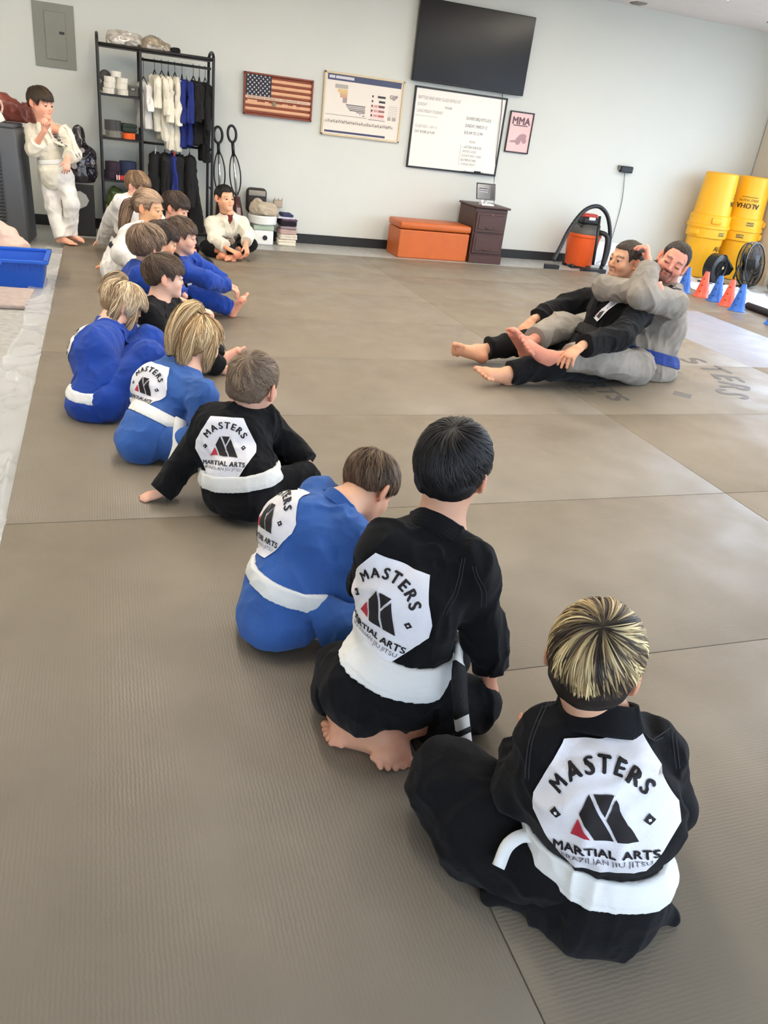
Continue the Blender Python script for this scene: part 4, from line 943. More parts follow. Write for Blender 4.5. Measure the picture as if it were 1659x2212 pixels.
# ---------------------------------------------------------------- yellow bins
YEL = mat('yellow_plastic', (250, 186, 34), .38, var=.03, vscale=4, spec=.5); YLB = mat('bin_label_brown', (92, 70, 34), .5); YIN = mat('bin_print_dark', (56, 36, 20), .5); YL2 = mat('bin_label_text', (226, 190, 90), .5)
def cyl_text(txt, size, r, z, ang, m, parent, flip=False, sx=1, name='lettering', bold=.0015, taper=0):
    bms = [text_bm(txt, size, dx, 0, 0, 0, sx, .02) for dx in ((-bold, 0, bold) if bold else (0,))]; V, F = bm_arrays(bms)
    if flip: V = V * (-1, -1, 1)
    a = ang + V[:, 0] / r; rr = r + taper * V[:, 1]; o = mk(name, np.stack([rr * np.sin(a), -rr * np.cos(a), z + V[:, 1]], 1), F, m, parent); o['kind'] = 'stuff'; return o
def bin_parts(t, inverted, dz, labs):
    H = .615; r0, r1 = .195, .235
    prof = [(r0 - .02, 0), (r0, .012), (r1 - .012, H - .135), (r1 + .012, H - .125), (r1 + .014, H - .02), (r1 + .028, H - .012), (r1 + .028, H + .006), (r1 + .010, H + .008), (r1 - .022, H - .03), (r0 - .012, .03)]
    if inverted: prof = [(r, H - z) for r, z in prof]
    B().lathe([(r, z + dz) for r, z in prof], 48, cap=True).out('bin_body', YEL, t, ang=35)
    zz = dz + (H - .07 if not inverted else .07)
    for a in (labs.get('h', (-60, 120))):
        a = math.radians(a); bb = B(); bb.box((0, 0, 0), (.13, .05, .075), .018, rot=Rz(a), seg=2); bmesh.ops.translate(bb.bm, vec=((r1 + .015) * math.sin(a), -(r1 + .015) * math.cos(a), zz), verts=bb.bm.verts); bb.out('handle', YEL, t, ang=40)
    a = math.radians(labs['lab']); n = 7; V = []
    for k in range(n):
        aa = a + (k / (n - 1) - .5) * .36
        for z in (-.021, .021): V.append(((r1 + .0175) * math.sin(aa), -(r1 + .0175) * math.cos(aa), zz + z))
    lb = mk('maker_label', V, [(2 * k, 2 * k + 2, 2 * k + 3, 2 * k + 1) for k in range(n - 1)], YLB, t)
    cyl_text('ULINE', .036, r1 + .0195, zz, a, YL2, lb, inverted)
    rz = lambda z: r0 + (r1 - .012 - r0) * (z / (H - .135)) + .002
    a = math.radians(labs['txt']); z0 = .345 if not inverted else H - .315
    sg = -1 if inverted else 1
    cyl_text('ALOHA', .085, rz(.37), dz + z0 + .02 * sg, a, YIN, t, inverted, .95, bold=.003, taper=.06 * sg)
    cyl_text('ZERO WASTE', .038, rz(.31), dz + z0 - .045 * sg, a, YIN, t, inverted, 1.0, 'small_lettering', 0, taper=.06 * sg)
    V = []
    for k in range(n):
        aa = a + (k / (n - 1) - .5) * .95
        for z in (-.004, .002): V.append((rz(.28) * math.sin(aa), -rz(.28) * math.cos(aa), dz + z0 + (-.078 + z) * sg))
    mk('printed_rule', V, [(2 * k, 2 * k + 2, 2 * k + 3, 2 * k + 1) for k in range(n - 1)], YIN, t)
for (x, y, up, lo, la, ua, nm) in ((7.25, 8.63, -0, 12, {'lab': 8, 'txt': 38, 'h': (-75, 105)}, {'lab': 160, 'txt': 55, 'h': (-20, 160)}, 'left'), (7.77, 8.63, 0, 0, {'lab': -38, 'txt': 150, 'h': (45, -135)}, {'lab': -20, 'txt': -42, 'h': (60, -120)}, 'right')):
    t = thing('yellow_bin', 'lower yellow plastic bin of the %s stack by the back wall, standing upright' % nm, 'bin', (x, y, FZ), group='stacked yellow bins'); bin_parts(t, False, 0, la)
    t = thing('yellow_bin', 'upper yellow plastic bin of the %s stack, turned upside down' % nm, 'bin', (x, y, FZ + .625), group='stacked yellow bins'); bin_parts(t, True, 0, ua)

# ---------------------------------------------------------------- fans, cones, sheets on the right
BKG = mat('fan_black', (24, 24, 26), .35); 
bl = thing('floor_blower', 'black drum-shaped floor blower standing before the yellow bins', 'fan', (7.02, 8.02, FZ), (0, 0, math.radians(18)))
b = B(); b.lathe([(.05, -.075), (.145, -.075), (.165, -.06), (.165, .06), (.145, .075), (.05, .075)], 40, M=T(0, 0, .20) @ Rx(math.pi / 2), cap=True); b.out('drum_housing', BKG, bl, ang=40)
b = B(); b.lathe([(.085, -.004), (.10, -.012), (.10, .012), (.085, .004)], 32, M=T(0, -.082, .20) @ Rx(math.pi / 2), cap=False); b.out('intake_ring', BLACK, bl, ang=40)
for k in range(8):
    a = k * math.pi / 4; B().tube([(0, -.086, .20), (.088 * math.cos(a), -.086, .20 + .088 * math.sin(a))], .003, 6).out('grille_bar', BLACK, bl)
B().box((.015, -.092, .215), (.035, .004, .03)).out('hub_label', mat('tan_label', (190, 172, 130), .6), bl)
b = B(); b.prism([(0, .10), (.24, .13), (.30, .20), (.05, .365), (0, .365)], -.07, .07, Matrix(((1, 0, 0, 0), (0, 0, 1, 0), (0, 1, 0, 0), (0, 0, 0, 1)))); b.out('outlet', BKG, bl)
B().box((.165, 0, .275), (.20, .142, .004), rot=Ry(math.radians(36))).out('outlet_glossy_top', mat('grey_clear_plastic', (150, 168, 170), .2), bl)
for sx in (-.13, .13): B().box((sx, 0, .018), (.05, .2, .036), .01).out('foot', BLACK, bl)
B().tube(spline([(-.15, -.02, .14), (-.21, -.06, .10), (-.23, -.08, .05), (-.19, -.1, .02)], 14), .012, 8).out('cord_wrap', BLACK, bl, smooth=True)
fn = thing('drum_fan', 'big round black floor fan with wire guard, right of the blower', 'fan', (7.50, 7.98, FZ), (0, 0, math.radians(22)))
Rm = T(0, 0, .275) @ Rx(math.radians(78))
for r, z in ((.250, -.055), (.262, 0), (.250, .055)): B().lathe([(r - .007, z - .006), (r + .007, z - .006), (r + .007, z + .006), (r - .007, z + .006), (r - .007, z - .006)], 44, M=Rm, cap=False).out('guard_ring', BKG, fn, ang=40)
b = B()
for s_ in (-1, 1):
    for k in range(60):
        a = k * math.pi / 30; pts = [(r * math.cos(a), r * math.sin(a), s_ * (.045 + .035 * math.cos(r / .25 * 1.5))) for r in (.05, .12, .19, .25)]
        b.tube([Rm @ Vector(p) for p in pts], .0028, 4)
    for r in (.10, .15, .20): b.tube([Rm @ Vector((r * math.cos(a), r * math.sin(a), s_ * (.045 + .035 * math.cos(r / .25 * 1.5)))) for a in np.linspace(0, 2 * math.pi, 33)[:-1]], .0022, 5, closed=True)
o = b.out('wire_guard', BKG, fn); o['kind'] = 'stuff'
for s_ in (-1, 1): B().lathe([(.048, -.01), (.048, .01)], 24, M=Rm @ T(0, 0, s_ * .07)).out('guard_hub', BKG, fn, ang=40)
for k in range(3):
    a = k * 2 * math.pi / 3; b = B(); b.prism([(.03, -.02), (.12, -.07), (.215, -.03), (.205, .06), (.10, .05), (.03, .02)], -.002, .002, Rm @ Rz(a) @ Rx(math.radians(22))); b.out('blade', mat('fan_blade_smoke', (60, 56, 44), .3), fn)
b = B().tube([(-.28, 0, .275), (-.29, .02, .12), (-.26, .02, .015), (.26, .02, .015), (.29, .02, .12), (.28, 0, .275)], .014, 8); b.out('stand_bar', BKG, fn, smooth=True)
b = B(); b.lathe([(.06, 0), (.07, .05), (.055, .09)], 20, M=Rm @ T(0, 0, -.05)); b.out('motor', BLACK, fn, ang=40)
bg = Field(); rs_ = np.random.RandomState(3)
for k in range(7): c = np.array([7.72 + .05 * (k % 3), 7.66 + .05 * (k % 2), .05 + .03 * (k % 3)]); bg.cone(c, c + rs_.randn(3) * .05, .075, .06, .03)
V, Q = nets(*bg.grid(.012, folds(.012, 12, 3), floor=FZ + .001)); o = mk('black_bag', V, Q, mat('black_nylon', (22, 22, 24), .5, bump=.3, scale=60), None, True); tag(o, 'crumpled black bag on the floor in front of the round fan at the right edge', 'bag')

CONEC = {'blue': mat('blue_cone_plastic', (34, 98, 190), .4, spec=.5), 'red': mat('red_orange_cone_plastic', (250, 92, 66), .4, spec=.5)}
def cone_bin():
    pass
cones = [('blue', 6.03, 7.28, 'behind the grey-clad man, farthest of the row'), ('red', 6.10, 7.06, 'farther of the two red ones'), ('blue', 6.12, 6.86, 'between the two red ones'), ('red', 6.10, 6.65, 'nearer of the two red ones'), ('blue', 6.05, 6.43, 'beside the black padded roll'), ('blue', 6.0, 5.86, 'nearest, cut by the right edge')]
proto = {}
for c_, x, y, w in cones:
    t = thing('training_cone', '%s plastic training cone %s' % ('red-orange' if c_ == 'red' else 'blue', w), 'cone', (x, y, .0), group='training cones at the mat edge')
    if c_ not in proto:
        H = .265; n = 32
        b = B(); b.lathe([(.088, 0), (.090, .004), (.082, .010), (.074, .016), (.060, .075), (.022, H - .004), (.017, H), (.014, H)], n, cap=False)
        # punched side holes, as in the photograph's cones
        o = b.out('cone_shell', CONEC[c_], t, ang=50); proto[c_] = o.data
    else: link('cone_shell', proto[c_], None, t)
    for z, r in ((.06, .0645), (.125, .050), (.19, .0365)):
        for a in (-.6, 1.5, 3.6):
            q = B(); q.lathe([(.0085, -.001), (.0085, .0015)], 12, M=T(r * math.cos(a), r * math.sin(a), z) @ Rz(a) @ Ry(math.radians(77))); q.out('hole', mat('cone_hole_' + c_, (16, 44, 90) if c_ == 'blue' else (150, 44, 30), .7), t)
# wrinkled plastic sheeting: right and left of the mats
def sheet(name, x0, x1, y0, y1, z0, m, label, cat, seed, amp=.012, nx=60, edge=None, ny=None):
    ny = ny or int(nx * (y1 - y0) / max(x1 - x0, .3)); ny = min(ny, 420)
    U, W_ = np.meshgrid(np.linspace(0, 1, nx), np.linspace(0, 1, ny), indexing='ij'); X = x0 + (x1 - x0) * U; Y = y0 + (y1 - y0) * W_
    if edge is not None: X = X + edge(Y) * (1 - U)
    P = np.stack([X.ravel() * 5 + seed, Y.ravel() * 3.2, np.zeros(X.size)], 1); w = np.stack([vnoise(P * .7 + 5), vnoise(P * .7 + 21), P[:, 2]], 1) * 2.2
    r = 1 - np.abs(2 * vnoise(P + w) - 1); r2 = 1 - np.abs(2 * vnoise(P * 2.3 + w + 8) - 1)
    Z = z0 + amp * (r ** 3 + .4 * r2 ** 3)
    V = np.stack([X.ravel(), Y.ravel(), Z], 1); I = np.arange(nx * ny).reshape(nx, ny)
    Q = np.stack([I[:-1, :-1], I[1:, :-1], I[1:, 1:], I[:-1, 1:]], -1).reshape(-1, 4)
    o = mk(name, V, Q, m, None, True); return tag(o, label, cat)
sheet('plastic_sheet', 6.35, 7.28, 4.6, 8.4, FZ + .002, mat('white_sheeting', (222, 228, 240), .3, spec=.6), 'wrinkled white plastic sheet on the floor behind the cones', 'sheet', 2, .03, 50)
LE = lambda Y: .10 * (vnoise(np.stack([Y.ravel() * 2.2, Y.ravel() * 0, Y.ravel() * 0], 1)).reshape(Y.shape) - .3) - np.clip(3.4 - Y, 0, 2) * .16
CLEAR = mat('clear_plastic_film', (225, 228, 230), .18, spec=.7, alpha=.42, var=.0)
sheet('plastic_film', -.54, -.352, .2, 7.7, FZ + .004, CLEAR, 'long strip of wrinkled clear plastic film along the left edge of the mats', 'sheet', 11, .030, 26, LE, 420)
pad = B().tube(spline([(6.28, 6.55, .035), (6.26, 6.2, .035), (6.2, 5.9, .035), (6.2, 5.4, .035)], 40), .034, 12).out('padded_roll', mat('black_foam', (38, 36, 36), .7, bump=.4, scale=40), None, smooth=True); tag(pad, 'black padded roll lying along the mat edge behind the nearest cones', 'tube')
# the club mark printed on the mats
LOGOM = mat('mat_print', (92, 88, 84), .5); LOGOH = mat('mat_print_light', (150, 145, 136), .5)
mk_ = []
for k in ('ink', 'red', 'grey'):
    V, F = ART[k]; V2 = np.stack([3.40 + V[:, 1] * 1.0 - 2.8, 4.43 - V[:, 0] * 1.0 - 3.0, np.full(len(V), .0304) + V[:, 2] * .2], 1); mk_.append((V2, F))
o = mk('mat_lettering', mk_[0][0], mk_[0][1], LOGOM, mats); o['kind'] = 'stuff'; o2 = mk('mat_triangle', mk_[1][0], mk_[1][1], LOGOM, mats); o3 = mk('mat_small_lettering', mk_[2][0], mk_[2][1], LOGOM, mats); o3['kind'] = 'stuff'

# ---------------------------------------------------------------- left side
def cloth_box(name, c, d, rot, m, label, cat, group=None, n=3, seed=0, h=.01, parent=None):
    """a folded cloth: n soft rounded layers"""
    F = Field(); lay = d[2] / n; R = np.array(Rz(rot).to_3x3())
    for k in range(n):
        z = c[2] + lay * (k + .5); hw, hd = d[0] / 2 - lay / 2, d[1] / 2 - lay / 2
        for t in np.linspace(-1, 1, max(2, int(d[1] / lay / .9))):
            a = R @ np.array([-hw, t * hd, 0]); b = R @ np.array([hw, t * hd, 0]); F.cone(np.array([c[0], c[1], z]) + a, np.array([c[0], c[1], z]) + b, lay * .52, lay * .52, .004)
    V, Q = nets(*F.grid(h, folds(.004, 16, seed)), smooth=1); o = mk(name, V, Q, m, parent, True)
    if label: tag(o, label, cat, group)
    return o
# evaporative cooler
CGM = mat('cooler_grey', (78, 80, 84), .5, bump=.05, scale=200); CDK = mat('cooler_dark', (50, 50, 52), .6)
co = thing('evaporative_cooler', 'tall dark grey evaporative cooler at the left edge behind the blue bin', 'cooler', (-.99, 8.00, FZ), (0, 0, math.radians(-6)))
b = B(); b.box((0, 0, .47), (.70, .46, .92), .02, seg=2)
for v in b.bm.verts:
    if v.co.z < .5: v.co.x *= 1.05
b.out('cabinet', CGM, co, ang=45); B().box((-.045, -.235, .50), (.52, .012, .62), .004).out('louver_backing', CDK, co)
for k in range(21): B().box((-.045, -.246, .215 + k * .0285), (.51, .016, .013), .002, rot=None).out('louver', CGM, co)
for k in range(5): B().box((-.285 + k * .12, -.256, .50), (.008, .008, .60)).out('louver_bar', CDK, co)
B().box((-.0, -.01, .945), (.66, .42, .03), .01, seg=2).out('cooler_top', CGM, co)
for q in (-.27, .27): B().lathe([(.025, -.012), (.025, .012)], 14, M=T(q, -.15, .02) @ Ry(math.pi / 2)).out('caster', BLACK, co)
pt = thing('bent_white_tube', 'bent white tube with dark top end standing on the cooler at the left edge', 'tube', (-.84, 7.95, FZ + .96))
B().tube(spline([(-.16, .0, .165), (-.09, -.01, .175), (-.035, -.02, .15), (.02, -.03, .06), (.05, -.03, .0)], 24), .042, 18).out('tube_body', mat('tube_white', (238, 236, 226), .45), pt, smooth=True)
B().tube([(-.22, .0, .19), (-.12, .0, .205), (-.06, 0, .20)], .036, 16).out('tube_end', mat('tube_dark', (58, 42, 44), .6), pt, smooth=True)
B().tube(spline([(.0, 0, .17), (.05, 0, .165), (.07, 0, .12), (.06, 0, .07)], 16), .009, 8).out('loop', mat('loop_pink', (220, 180, 168), .5), pt, smooth=True)
F_ = Field(); rs_ = np.random.RandomState(5)
for k in range(7): c = np.array([-.80 + .045 * k, 8.12, FZ + .99 + .05 * math.sin(k * .5 + .6)]); F_.cone(c - (0, 0, .03), c + rs_.randn(3) * (.02, .02, .02) + (0, 0, .05), .05, .055, .03)
V, Q = nets(*F_.grid(.009, folds(.016, 12, 9, (1.6, 1, .6)), floor=FZ + .965)); o = mk('red_bag', V, Q, mat('shiny_red_brown_fabric', (122, 62, 50), .35, var=.35, vscale=7), None, True); tag(o, 'crumpled shiny reddish-brown bag on top of the cooler behind the standing child', 'bag')
F_ = Field()
for k in range(3): F_.cone((-.90 + .03 * k, 7.86, FZ + 1.0), (-.87 + .02 * k, 7.84, FZ + 1.03), .035, .03, .02)
V, Q = nets(*F_.grid(.008, folds(.01, 18, 4), floor=FZ + .965)); o = mk('white_cloth', V, Q, CLOTH['white'], None, True); tag(o, 'crumpled white cloth lying on the cooler top at the left edge', 'cloth')
F_ = Field()
for a, b_, r in (((-.80, 6.95, .06), (-.66, 6.9, .10), .10), ((-.72, 6.95, .16), (-.80, 7.0, .22), .08), ((-.66, 6.85, .04), (-.70, 6.8, .02), .075), ((-.9, 6.95, .1), (-.86, 6.9, .2), .1)): F_.cone(a, b_, r, r * .9, .04)
V, Q = nets(*F_.grid(.008, folds(.016, 11, 2), floor=FZ + .001)); o = mk('clothing_pile', V, Q, mat('pale_pink_white_cloth', (216, 190, 178), .9, bump=.3, scale=200), None, True); tag(o, 'pile of pale pinkish white clothing on the floor behind the blue bin', 'clothing')
# blue tote
BLU = mat('blue_tote_plastic', (24, 92, 204), .4, spec=.5)
bt = thing('blue_tote', 'empty blue plastic tote at the left edge beside the mats', 'tote', (-.74, 6.28, FZ))
def hollow(b, w0, d0, w1, d1, H, th=.006):
    ring = []
    for (w, d, z) in ((w0, d0, 0), (w1, d1, H), (w1 - 2 * th, d1 - 2 * th, H), (w0 - 2 * th, d0 - 2 * th, th)): ring.append([b.bm.verts.new((sx * w / 2, sy * d / 2, z)) for sx, sy in ((-1, -1), (1, -1), (1, 1), (-1, 1))])
    for a, c in zip(ring, ring[1:]):
        for k in range(4): b.bm.faces.new((a[k], a[(k + 1) % 4], c[(k + 1) % 4], c[k]))
    b.bm.faces.new(ring[0][::-1]); b.bm.faces.new(ring[-1]); return b
hollow(B(), .60, .38, .66, .46, .19).out('tub', BLU, bt)
b = B()
for c, d in (((0, -.235, .19), (.70, .035, .022)), ((0, .235, .19), (.70, .035, .022)), ((-.335, 0, .19), (.035, .50, .022)), ((.335, 0, .19), (.035, .50, .022))): b.box(c, d, .004)
o = b.out('rim', BLU, bt)
for x in (-.28, -.2, .15, .22, .29): B().box((x, -.226, .155), (.006, .03, .05)).out('rib', BLU, bt)
B().box((-.02, -.245, .172), (.16, .03, .03), .006).out('grip', BLU, bt)
cloth_box('folded_blanket', (-.78, 5.72, FZ), (.58, .50, .035), math.radians(-3), mat('mauve_blanket', (172, 158, 152), .95, bump=.4, scale=150, var=.08, vscale=20), 'folded greyish mauve blanket on the concrete in front of the blue tote', 'blanket', n=1, seed=3, h=.011)
# black bag with helmets and a black crate by the rack
cr = thing('black_crate', 'black crate with a white mark standing left of the metal rack', 'box', (-.22, 8.60, FZ))
B().box((0, 0, .235), (.26, .26, .47), .012, seg=2).out('crate_body', mat('crate_black', (32, 30, 28), .55, var=.15), cr); B().box((0, -.0, .478), (.275, .275, .018), .004).out('crate_lid', mat('crate_lid_grey', (120, 118, 112), .5), cr)
b = B(); b.prism([(-.07, .34), (-.05, .40), (.01, .41), (.06, .38), (.085, .33), (.06, .28), (.0, .25), (-.04, .28)], -.001, .001, Matrix(((1, 0, 0, 0), (0, 0, 1, -.1325), (0, 1, 0, 0), (0, 0, 0, 1)))); b.out('printed_mark', mat('print_pale_grey', (176, 176, 170), .6), cr)
BGM = mat('shiny_black_vinyl', (34, 27, 34), .25, var=.3, vscale=10, spec=.7, coat=.3); 
F_ = Field(); F_.cone((-.22, 8.58, .62), (-.22, 8.58, .52), .135, .15, .03); F_.cone((-.26, 8.60, .76), (-.21, 8.58, .66), .08, .12, .03); F_.cone((-.20, 8.62, .90), (-.20, 8.6, .75), .05, .07, .03); F_.cone((-.13, 8.58, .70), (-.13, 8.58, .56), .07, .08, .03)
V, Q = nets(*F_.grid(.008, folds(.016, 12, 6), floor=FZ + .489)); sg = mk('gear_bag', V, Q, BGM, None, True); tag(sg, 'shiny black vinyl sparring gear heaped on the black crate', 'bag')
for (x, y, z, r_) in ((-.25, 8.44, .60, .028), (-.17, 8.46, .74, .022)):
    b = B(); b.lathe([(r_, -.002), (r_ * .9, .003), (.001, .004)], 20, M=T(x, y - .015, z) @ Rx(math.radians(80))); q = b.out('white_print', mat('gear_white_print', (150, 142, 140), .4), sg)

# ---------------------------------------------------------------- metal rack with its load
rk = thing('metal_rack', 'tall black metal rack with shelves and hanging rails against the back wall', 'rack', (.0, 8.62, FZ))
RKM = mat('rack_black', (30, 28, 27), .45, metal=.2)
XP = (0.0, .365, 1.02); RY = .19
def loop_post(x, H):
    b = B(); pts = [(x, -RY, 0)] + [(x, -RY, z) for z in (.4, .9, 1.4)] + [(x, -RY + RY * (1 - math.cos(a)), H - .06 + .06 * math.sin(a)) for a in np.linspace(0, math.pi, 9)] + [(x, RY, z) for z in (1.4, .9, .4, 0)]
    b.tube(pts, .014, 10).out('post_frame', RKM, rk, smooth=True)
for x, H in ((XP[0], 1.745), (XP[1], 1.69), (XP[2], 1.72)): loop_post(x, H)
for z in (.10, .53, .895, 1.26): B().box(((XP[0] + XP[1]) / 2, 0, z), (XP[1] - XP[0] - .02, 2 * RY - .02, .018), .003).out('shelf', RKM, rk)
b = B(); b.box(((XP[0] + XP[2]) / 2, 0, 1.655), (XP[2] - XP[0], 2 * RY, .022), .004); b.out('top_shelf', RKM, rk)
for y_ in (-RY, RY): B().tube([(XP[0], y_, 1.66), (XP[2], y_, 1.66)], .012, 8).out('top_rail', RKM, rk, smooth=True)
B().tube([(XP[1], 0, 1.585), (XP[2], 0, 1.585)], .011, 10).out('hanging_rail', RKM, rk, smooth=True)
B().tube([(XP[1], 0, .885), (XP[2], 0, .885)], .011, 10).out('lower_rail', RKM, rk, smooth=True)
B().box(((XP[1] + XP[2]) / 2, 0, .10), (XP[2] - XP[1] - .02, 2 * RY - .02, .018), .003).out('shelf', RKM, rk)
for x in XP:
    for z in (.10, .53, .885, 1.26): B().tube([(x, -RY, z), (x, RY, z)], .008, 8).out('cross_bar', RKM, rk, smooth=True)
# hanging uniforms
HM = mat('hanger_black', (26, 26, 26), .4); HW = mat('hanger_white', (226, 226, 220), .4)
def uniform(x, rail, L, w, m, label, group, tilt=0, hm=HM, drop=.07, thick=.045, trim=None, seed=1, skirt=1.0, y0=8.62, flare=0):
    t = thing('hanging_uniform', label, 'clothing', (x, y0, FZ + rail), (0, 0, tilt), group=group)
    b = B().tube(spline([(0, 0, .012), (.0, .012, .02), (0, .014, .005), (0, 0, -.01), (0, 0, -drop)], 14), .0025, 6); b.tube([(0, -w * .85, -drop - .075), (0, 0, -drop), (0, w * .85, -drop - .075)], .005, 6); b.out('hanger', hm, t)
    F = Field(); z0 = -drop - .03
    F.cone((0, -w * .5, z0 - .05), (0, w * .5, z0 - .05), .03, .03, .03); F.cone((0, 0, z0 - .06), (0, 0, z0 - L * skirt), thick * 1.2, thick * 1.1, .03)
    for q in (-.6, 0, .6): F.cone((0, q * w, z0 - .06), (flare, q * w * 1.05, z0 - L * skirt), thick * .85, thick * (1 + abs(flare) * 6), .03)
    for q in (-1, 1): F.cone((0, q * w * .9, z0 - .06), (.010 * q, q * (w + .06), z0 - L * .66), thick * .8, thick * .9, .012)
    st = folds(.020, 17, seed, (1.8, 1.6, .22))
    V, Q = nets(*F.grid(.009, st, cuts=(lambda P: np.where(np.abs(P[:, 1]) > w * .93, z0 - L * .60, z0 - L * skirt + .02) + .012 * np.sin(P[:, 1] * 30 + seed) - P[:, 2],))); mk('garment', V, Q, m, t, True)
    if trim: b = B().tube([(-.03, -w * .6, z0 - L * .9), (-.03, -w * .55, z0 - L * 1.15)], .012, 6, flat=.3); b.out('trim_strip', trim, t)
    return t
WG = CLOTH['cream']; GW = 'white uniforms on the upper rail'
for i, (x, L, m, lab) in enumerate(((.40, .42, CLOTH['white'], 'short white uniform jacket hanging leftmost on the upper rail, behind the middle post'), (.50, .50, WG, 'white uniform jacket second from the left on the upper rail'), (.565, .58, WG, 'cream uniform jacket third from the left on the upper rail'),
        (.625, .66, WG, 'long white uniform jacket fourth from the left on the upper rail'), (.685, .68, WG, 'rightmost long white uniform jacket, next to the blue one'))):
    uniform(x, 1.585, L, .165, m, lab, GW, .10 * (i % 3 - 1) + (.35 if i == 0 else .12), HM, .07 if i else .14, .034, mat('red_trim', (190, 70, 66), .8) if i == 4 else None, i + 1)
NB = mat('navy_blue_cloth', (26, 42, 112), .9, bump=.5, scale=300, var=.12); BKC = mat('black_hanging_cloth', (21, 20, 21), .92, bump=.5, scale=300, var=.15, vscale=8)
for i, (x, L, m, lab, g_) in enumerate(((.75, .62, NB, 'navy blue uniform jacket next to the white ones on the upper rail', 'blue uniforms on the upper rail'), (.80, .60, NB, 'navy blue uniform jacket next to the black ones on the upper rail', 'blue uniforms on the upper rail'),
        (.855, .58, BKC, 'black uniform jacket leftmost of the black ones on the upper rail', 'black uniforms on the upper rail'), (.91, .56, BKC, 'middle black uniform jacket on the upper rail', 'black uniforms on the upper rail'), (.965, .72, BKC, 'long black uniform jacket at the right end of the upper rail', 'black uniforms on the upper rail'))):
    uniform(x, 1.585, L, .165, m, lab, g_, .08 * (i % 3 - 1) + .08, HW if i == 1 else HM, .08, .034, None, i + 11)
for i, (x, L, m, lab, hm) in enumerate(((.50, .68, BKC, 'black garment hanging leftmost on the lower rail', HW), (.585, .70, BKC, 'black garment second on the lower rail, beside the blue one', HM), (.655, .60, NB, 'navy blue garment hanging on the lower rail between black ones', HM), (.73, .70, BKC, 'black garment right of the blue one on the lower rail', HM), (.82, .74, BKC, 'wide black garment at the right end of the lower rail', HM))):
    uniform(x, .885, L, .15, m, lab, 'dark garments on the lower rail', .15 * (i % 3 - 1), hm, .05, .050, None, i + 21, flare=.07 * (i - 2) / 2)
# shelf load: rolled belts and bags
def roll(x, z, r, w, m, label, cat='belt roll', group=None, y=8.58, name='belt_roll', tilt=0):
    t = thing(name, label, cat, (x, y, z), (0, 0, tilt), group=group)
    b = B(); prof = [(r * .25, 0)] + [(r * (.25 + .75 * k / 6), .002 * (k % 2)) for k in range(1, 7)] + [(r, w)] + [(r * (.25 + .75 * k / 6), w - .002 * (k % 2)) for k in range(6, 0, -1)] + [(r * .25, w)]
    b.lathe(prof, 28); b.out('coil', m, t, ang=40); B().box((r * .55, -r * .84, w * .5), (r * .45, .004, w * .9), .001, rot=Rz(.55)).out('loose_end', m, t); return t
WB_ = mat('white_belt_roll_cloth', (232, 226, 212), .85, bump=.4, scale=150); z = FZ + 1.26 + .009
gp = 'white belt rolls on the top load of the rack'
for i, (x, zz, lab) in enumerate(((.085, 0, 'bottom white belt roll at the left of the belt shelf'), (.095, .048, 'white belt roll in the middle of the left pile'), (.10, .096, 'white belt roll on top of the left pile'), (.215, 0, 'bottom white belt roll at the right of the belt shelf'), (.205, .048, 'white belt roll in the middle of the right pile'), (.21, .096, 'white belt roll on top of the right pile'), (.155, .144, 'topmost white belt roll, resting across both piles'))): roll(x, z + zz, .052 if i < 6 else .045, .046, WB_, lab, group=gp)
GB = mat('dark_grey_cloth', (74, 72, 74), .85); cloth_box('folded_grey_pad', (.06, 8.70, z), (.10, .12, .19), 0, GB, 'dark grey folded pad standing behind the white belt rolls', 'pad', n=2, seed=2, h=.009)
bx_ = thing('small_box', 'small dark box with a pale logo at the right end of the belt shelf', 'box', (.305, 8.6, z)); B().box((0, 0, .045), (.085, .12, .09), .004).out('box_body', mat('box_grey', (90, 86, 80), .5), bx_); B().box((-.005, -.0615, .06), (.06, .002, .035)).out('box_label', mat('box_label_pale', (60, 56, 54), .5), bx_); B().box((-.005, -.063, .06), (.03, .001, .015)).out('box_logo', mat('box_logo_c', (160, 156, 148), .5), bx_)
z = FZ + .895 + .009
roll(.115, z, .072, .06, mat('taupe_belt_cloth', (128, 122, 112), .85), 'grey-brown belt roll at the bottom left of the middle shelf', group='belt rolls on the middle shelf'); roll(.11, z + .06, .075, .085, GB, 'tall dark grey belt roll on the grey-brown one', group='belt rolls on the middle shelf')
roll(.255, z, .062, .05, mat('orange_belt_cloth', (236, 102, 40), .8), 'orange belt roll on the middle shelf', group='belt rolls on the middle shelf')
cloth_box('dark_green_cloth', (.25, 8.60, z + .055), (.14, .13, .075), .2, mat('dark_green', (44, 56, 48), .9), 'dark green folded cloth resting on the orange belt roll', 'cloth', n=2, seed=7, h=.008)
roll(.325, z, .035, .05, BKC, 'small black belt roll at the right end of the middle shelf', group='belt rolls on the middle shelf')
z = FZ + .53 + .009
PUR = mat('dark_purple_cloth', (52, 38, 52), .85); DNV = mat('dark_navy_cloth', (40, 50, 78), .85)
roll(.085, z, .07, .07, PUR, 'dark purple belt roll at the bottom left of the lower shelf', group='belt rolls on the lower shelf'); roll(.10, z + .07, .075, .08, PUR, 'dark purple belt roll on top at the left of the lower shelf', group='belt rolls on the lower shelf')
roll(.235, z, .075, .08, DNV, 'navy blue belt roll at the right of the lower shelf', group='belt rolls on the lower shelf'); roll(.235, z + .08, .080, .085, DNV, 'navy blue belt roll on top at the right of the lower shelf', group='belt rolls on the lower shelf')
rw = thing('red_striped_bundle', 'red bundle with white stripes at the front of the lower shelf', 'belt', (.185, 8.47, z)); B().box((0, 0, .022), (.13, .03, .042), .006, seg=2).out('bundle', mat('red_cloth', (178, 40, 36), .7), rw)
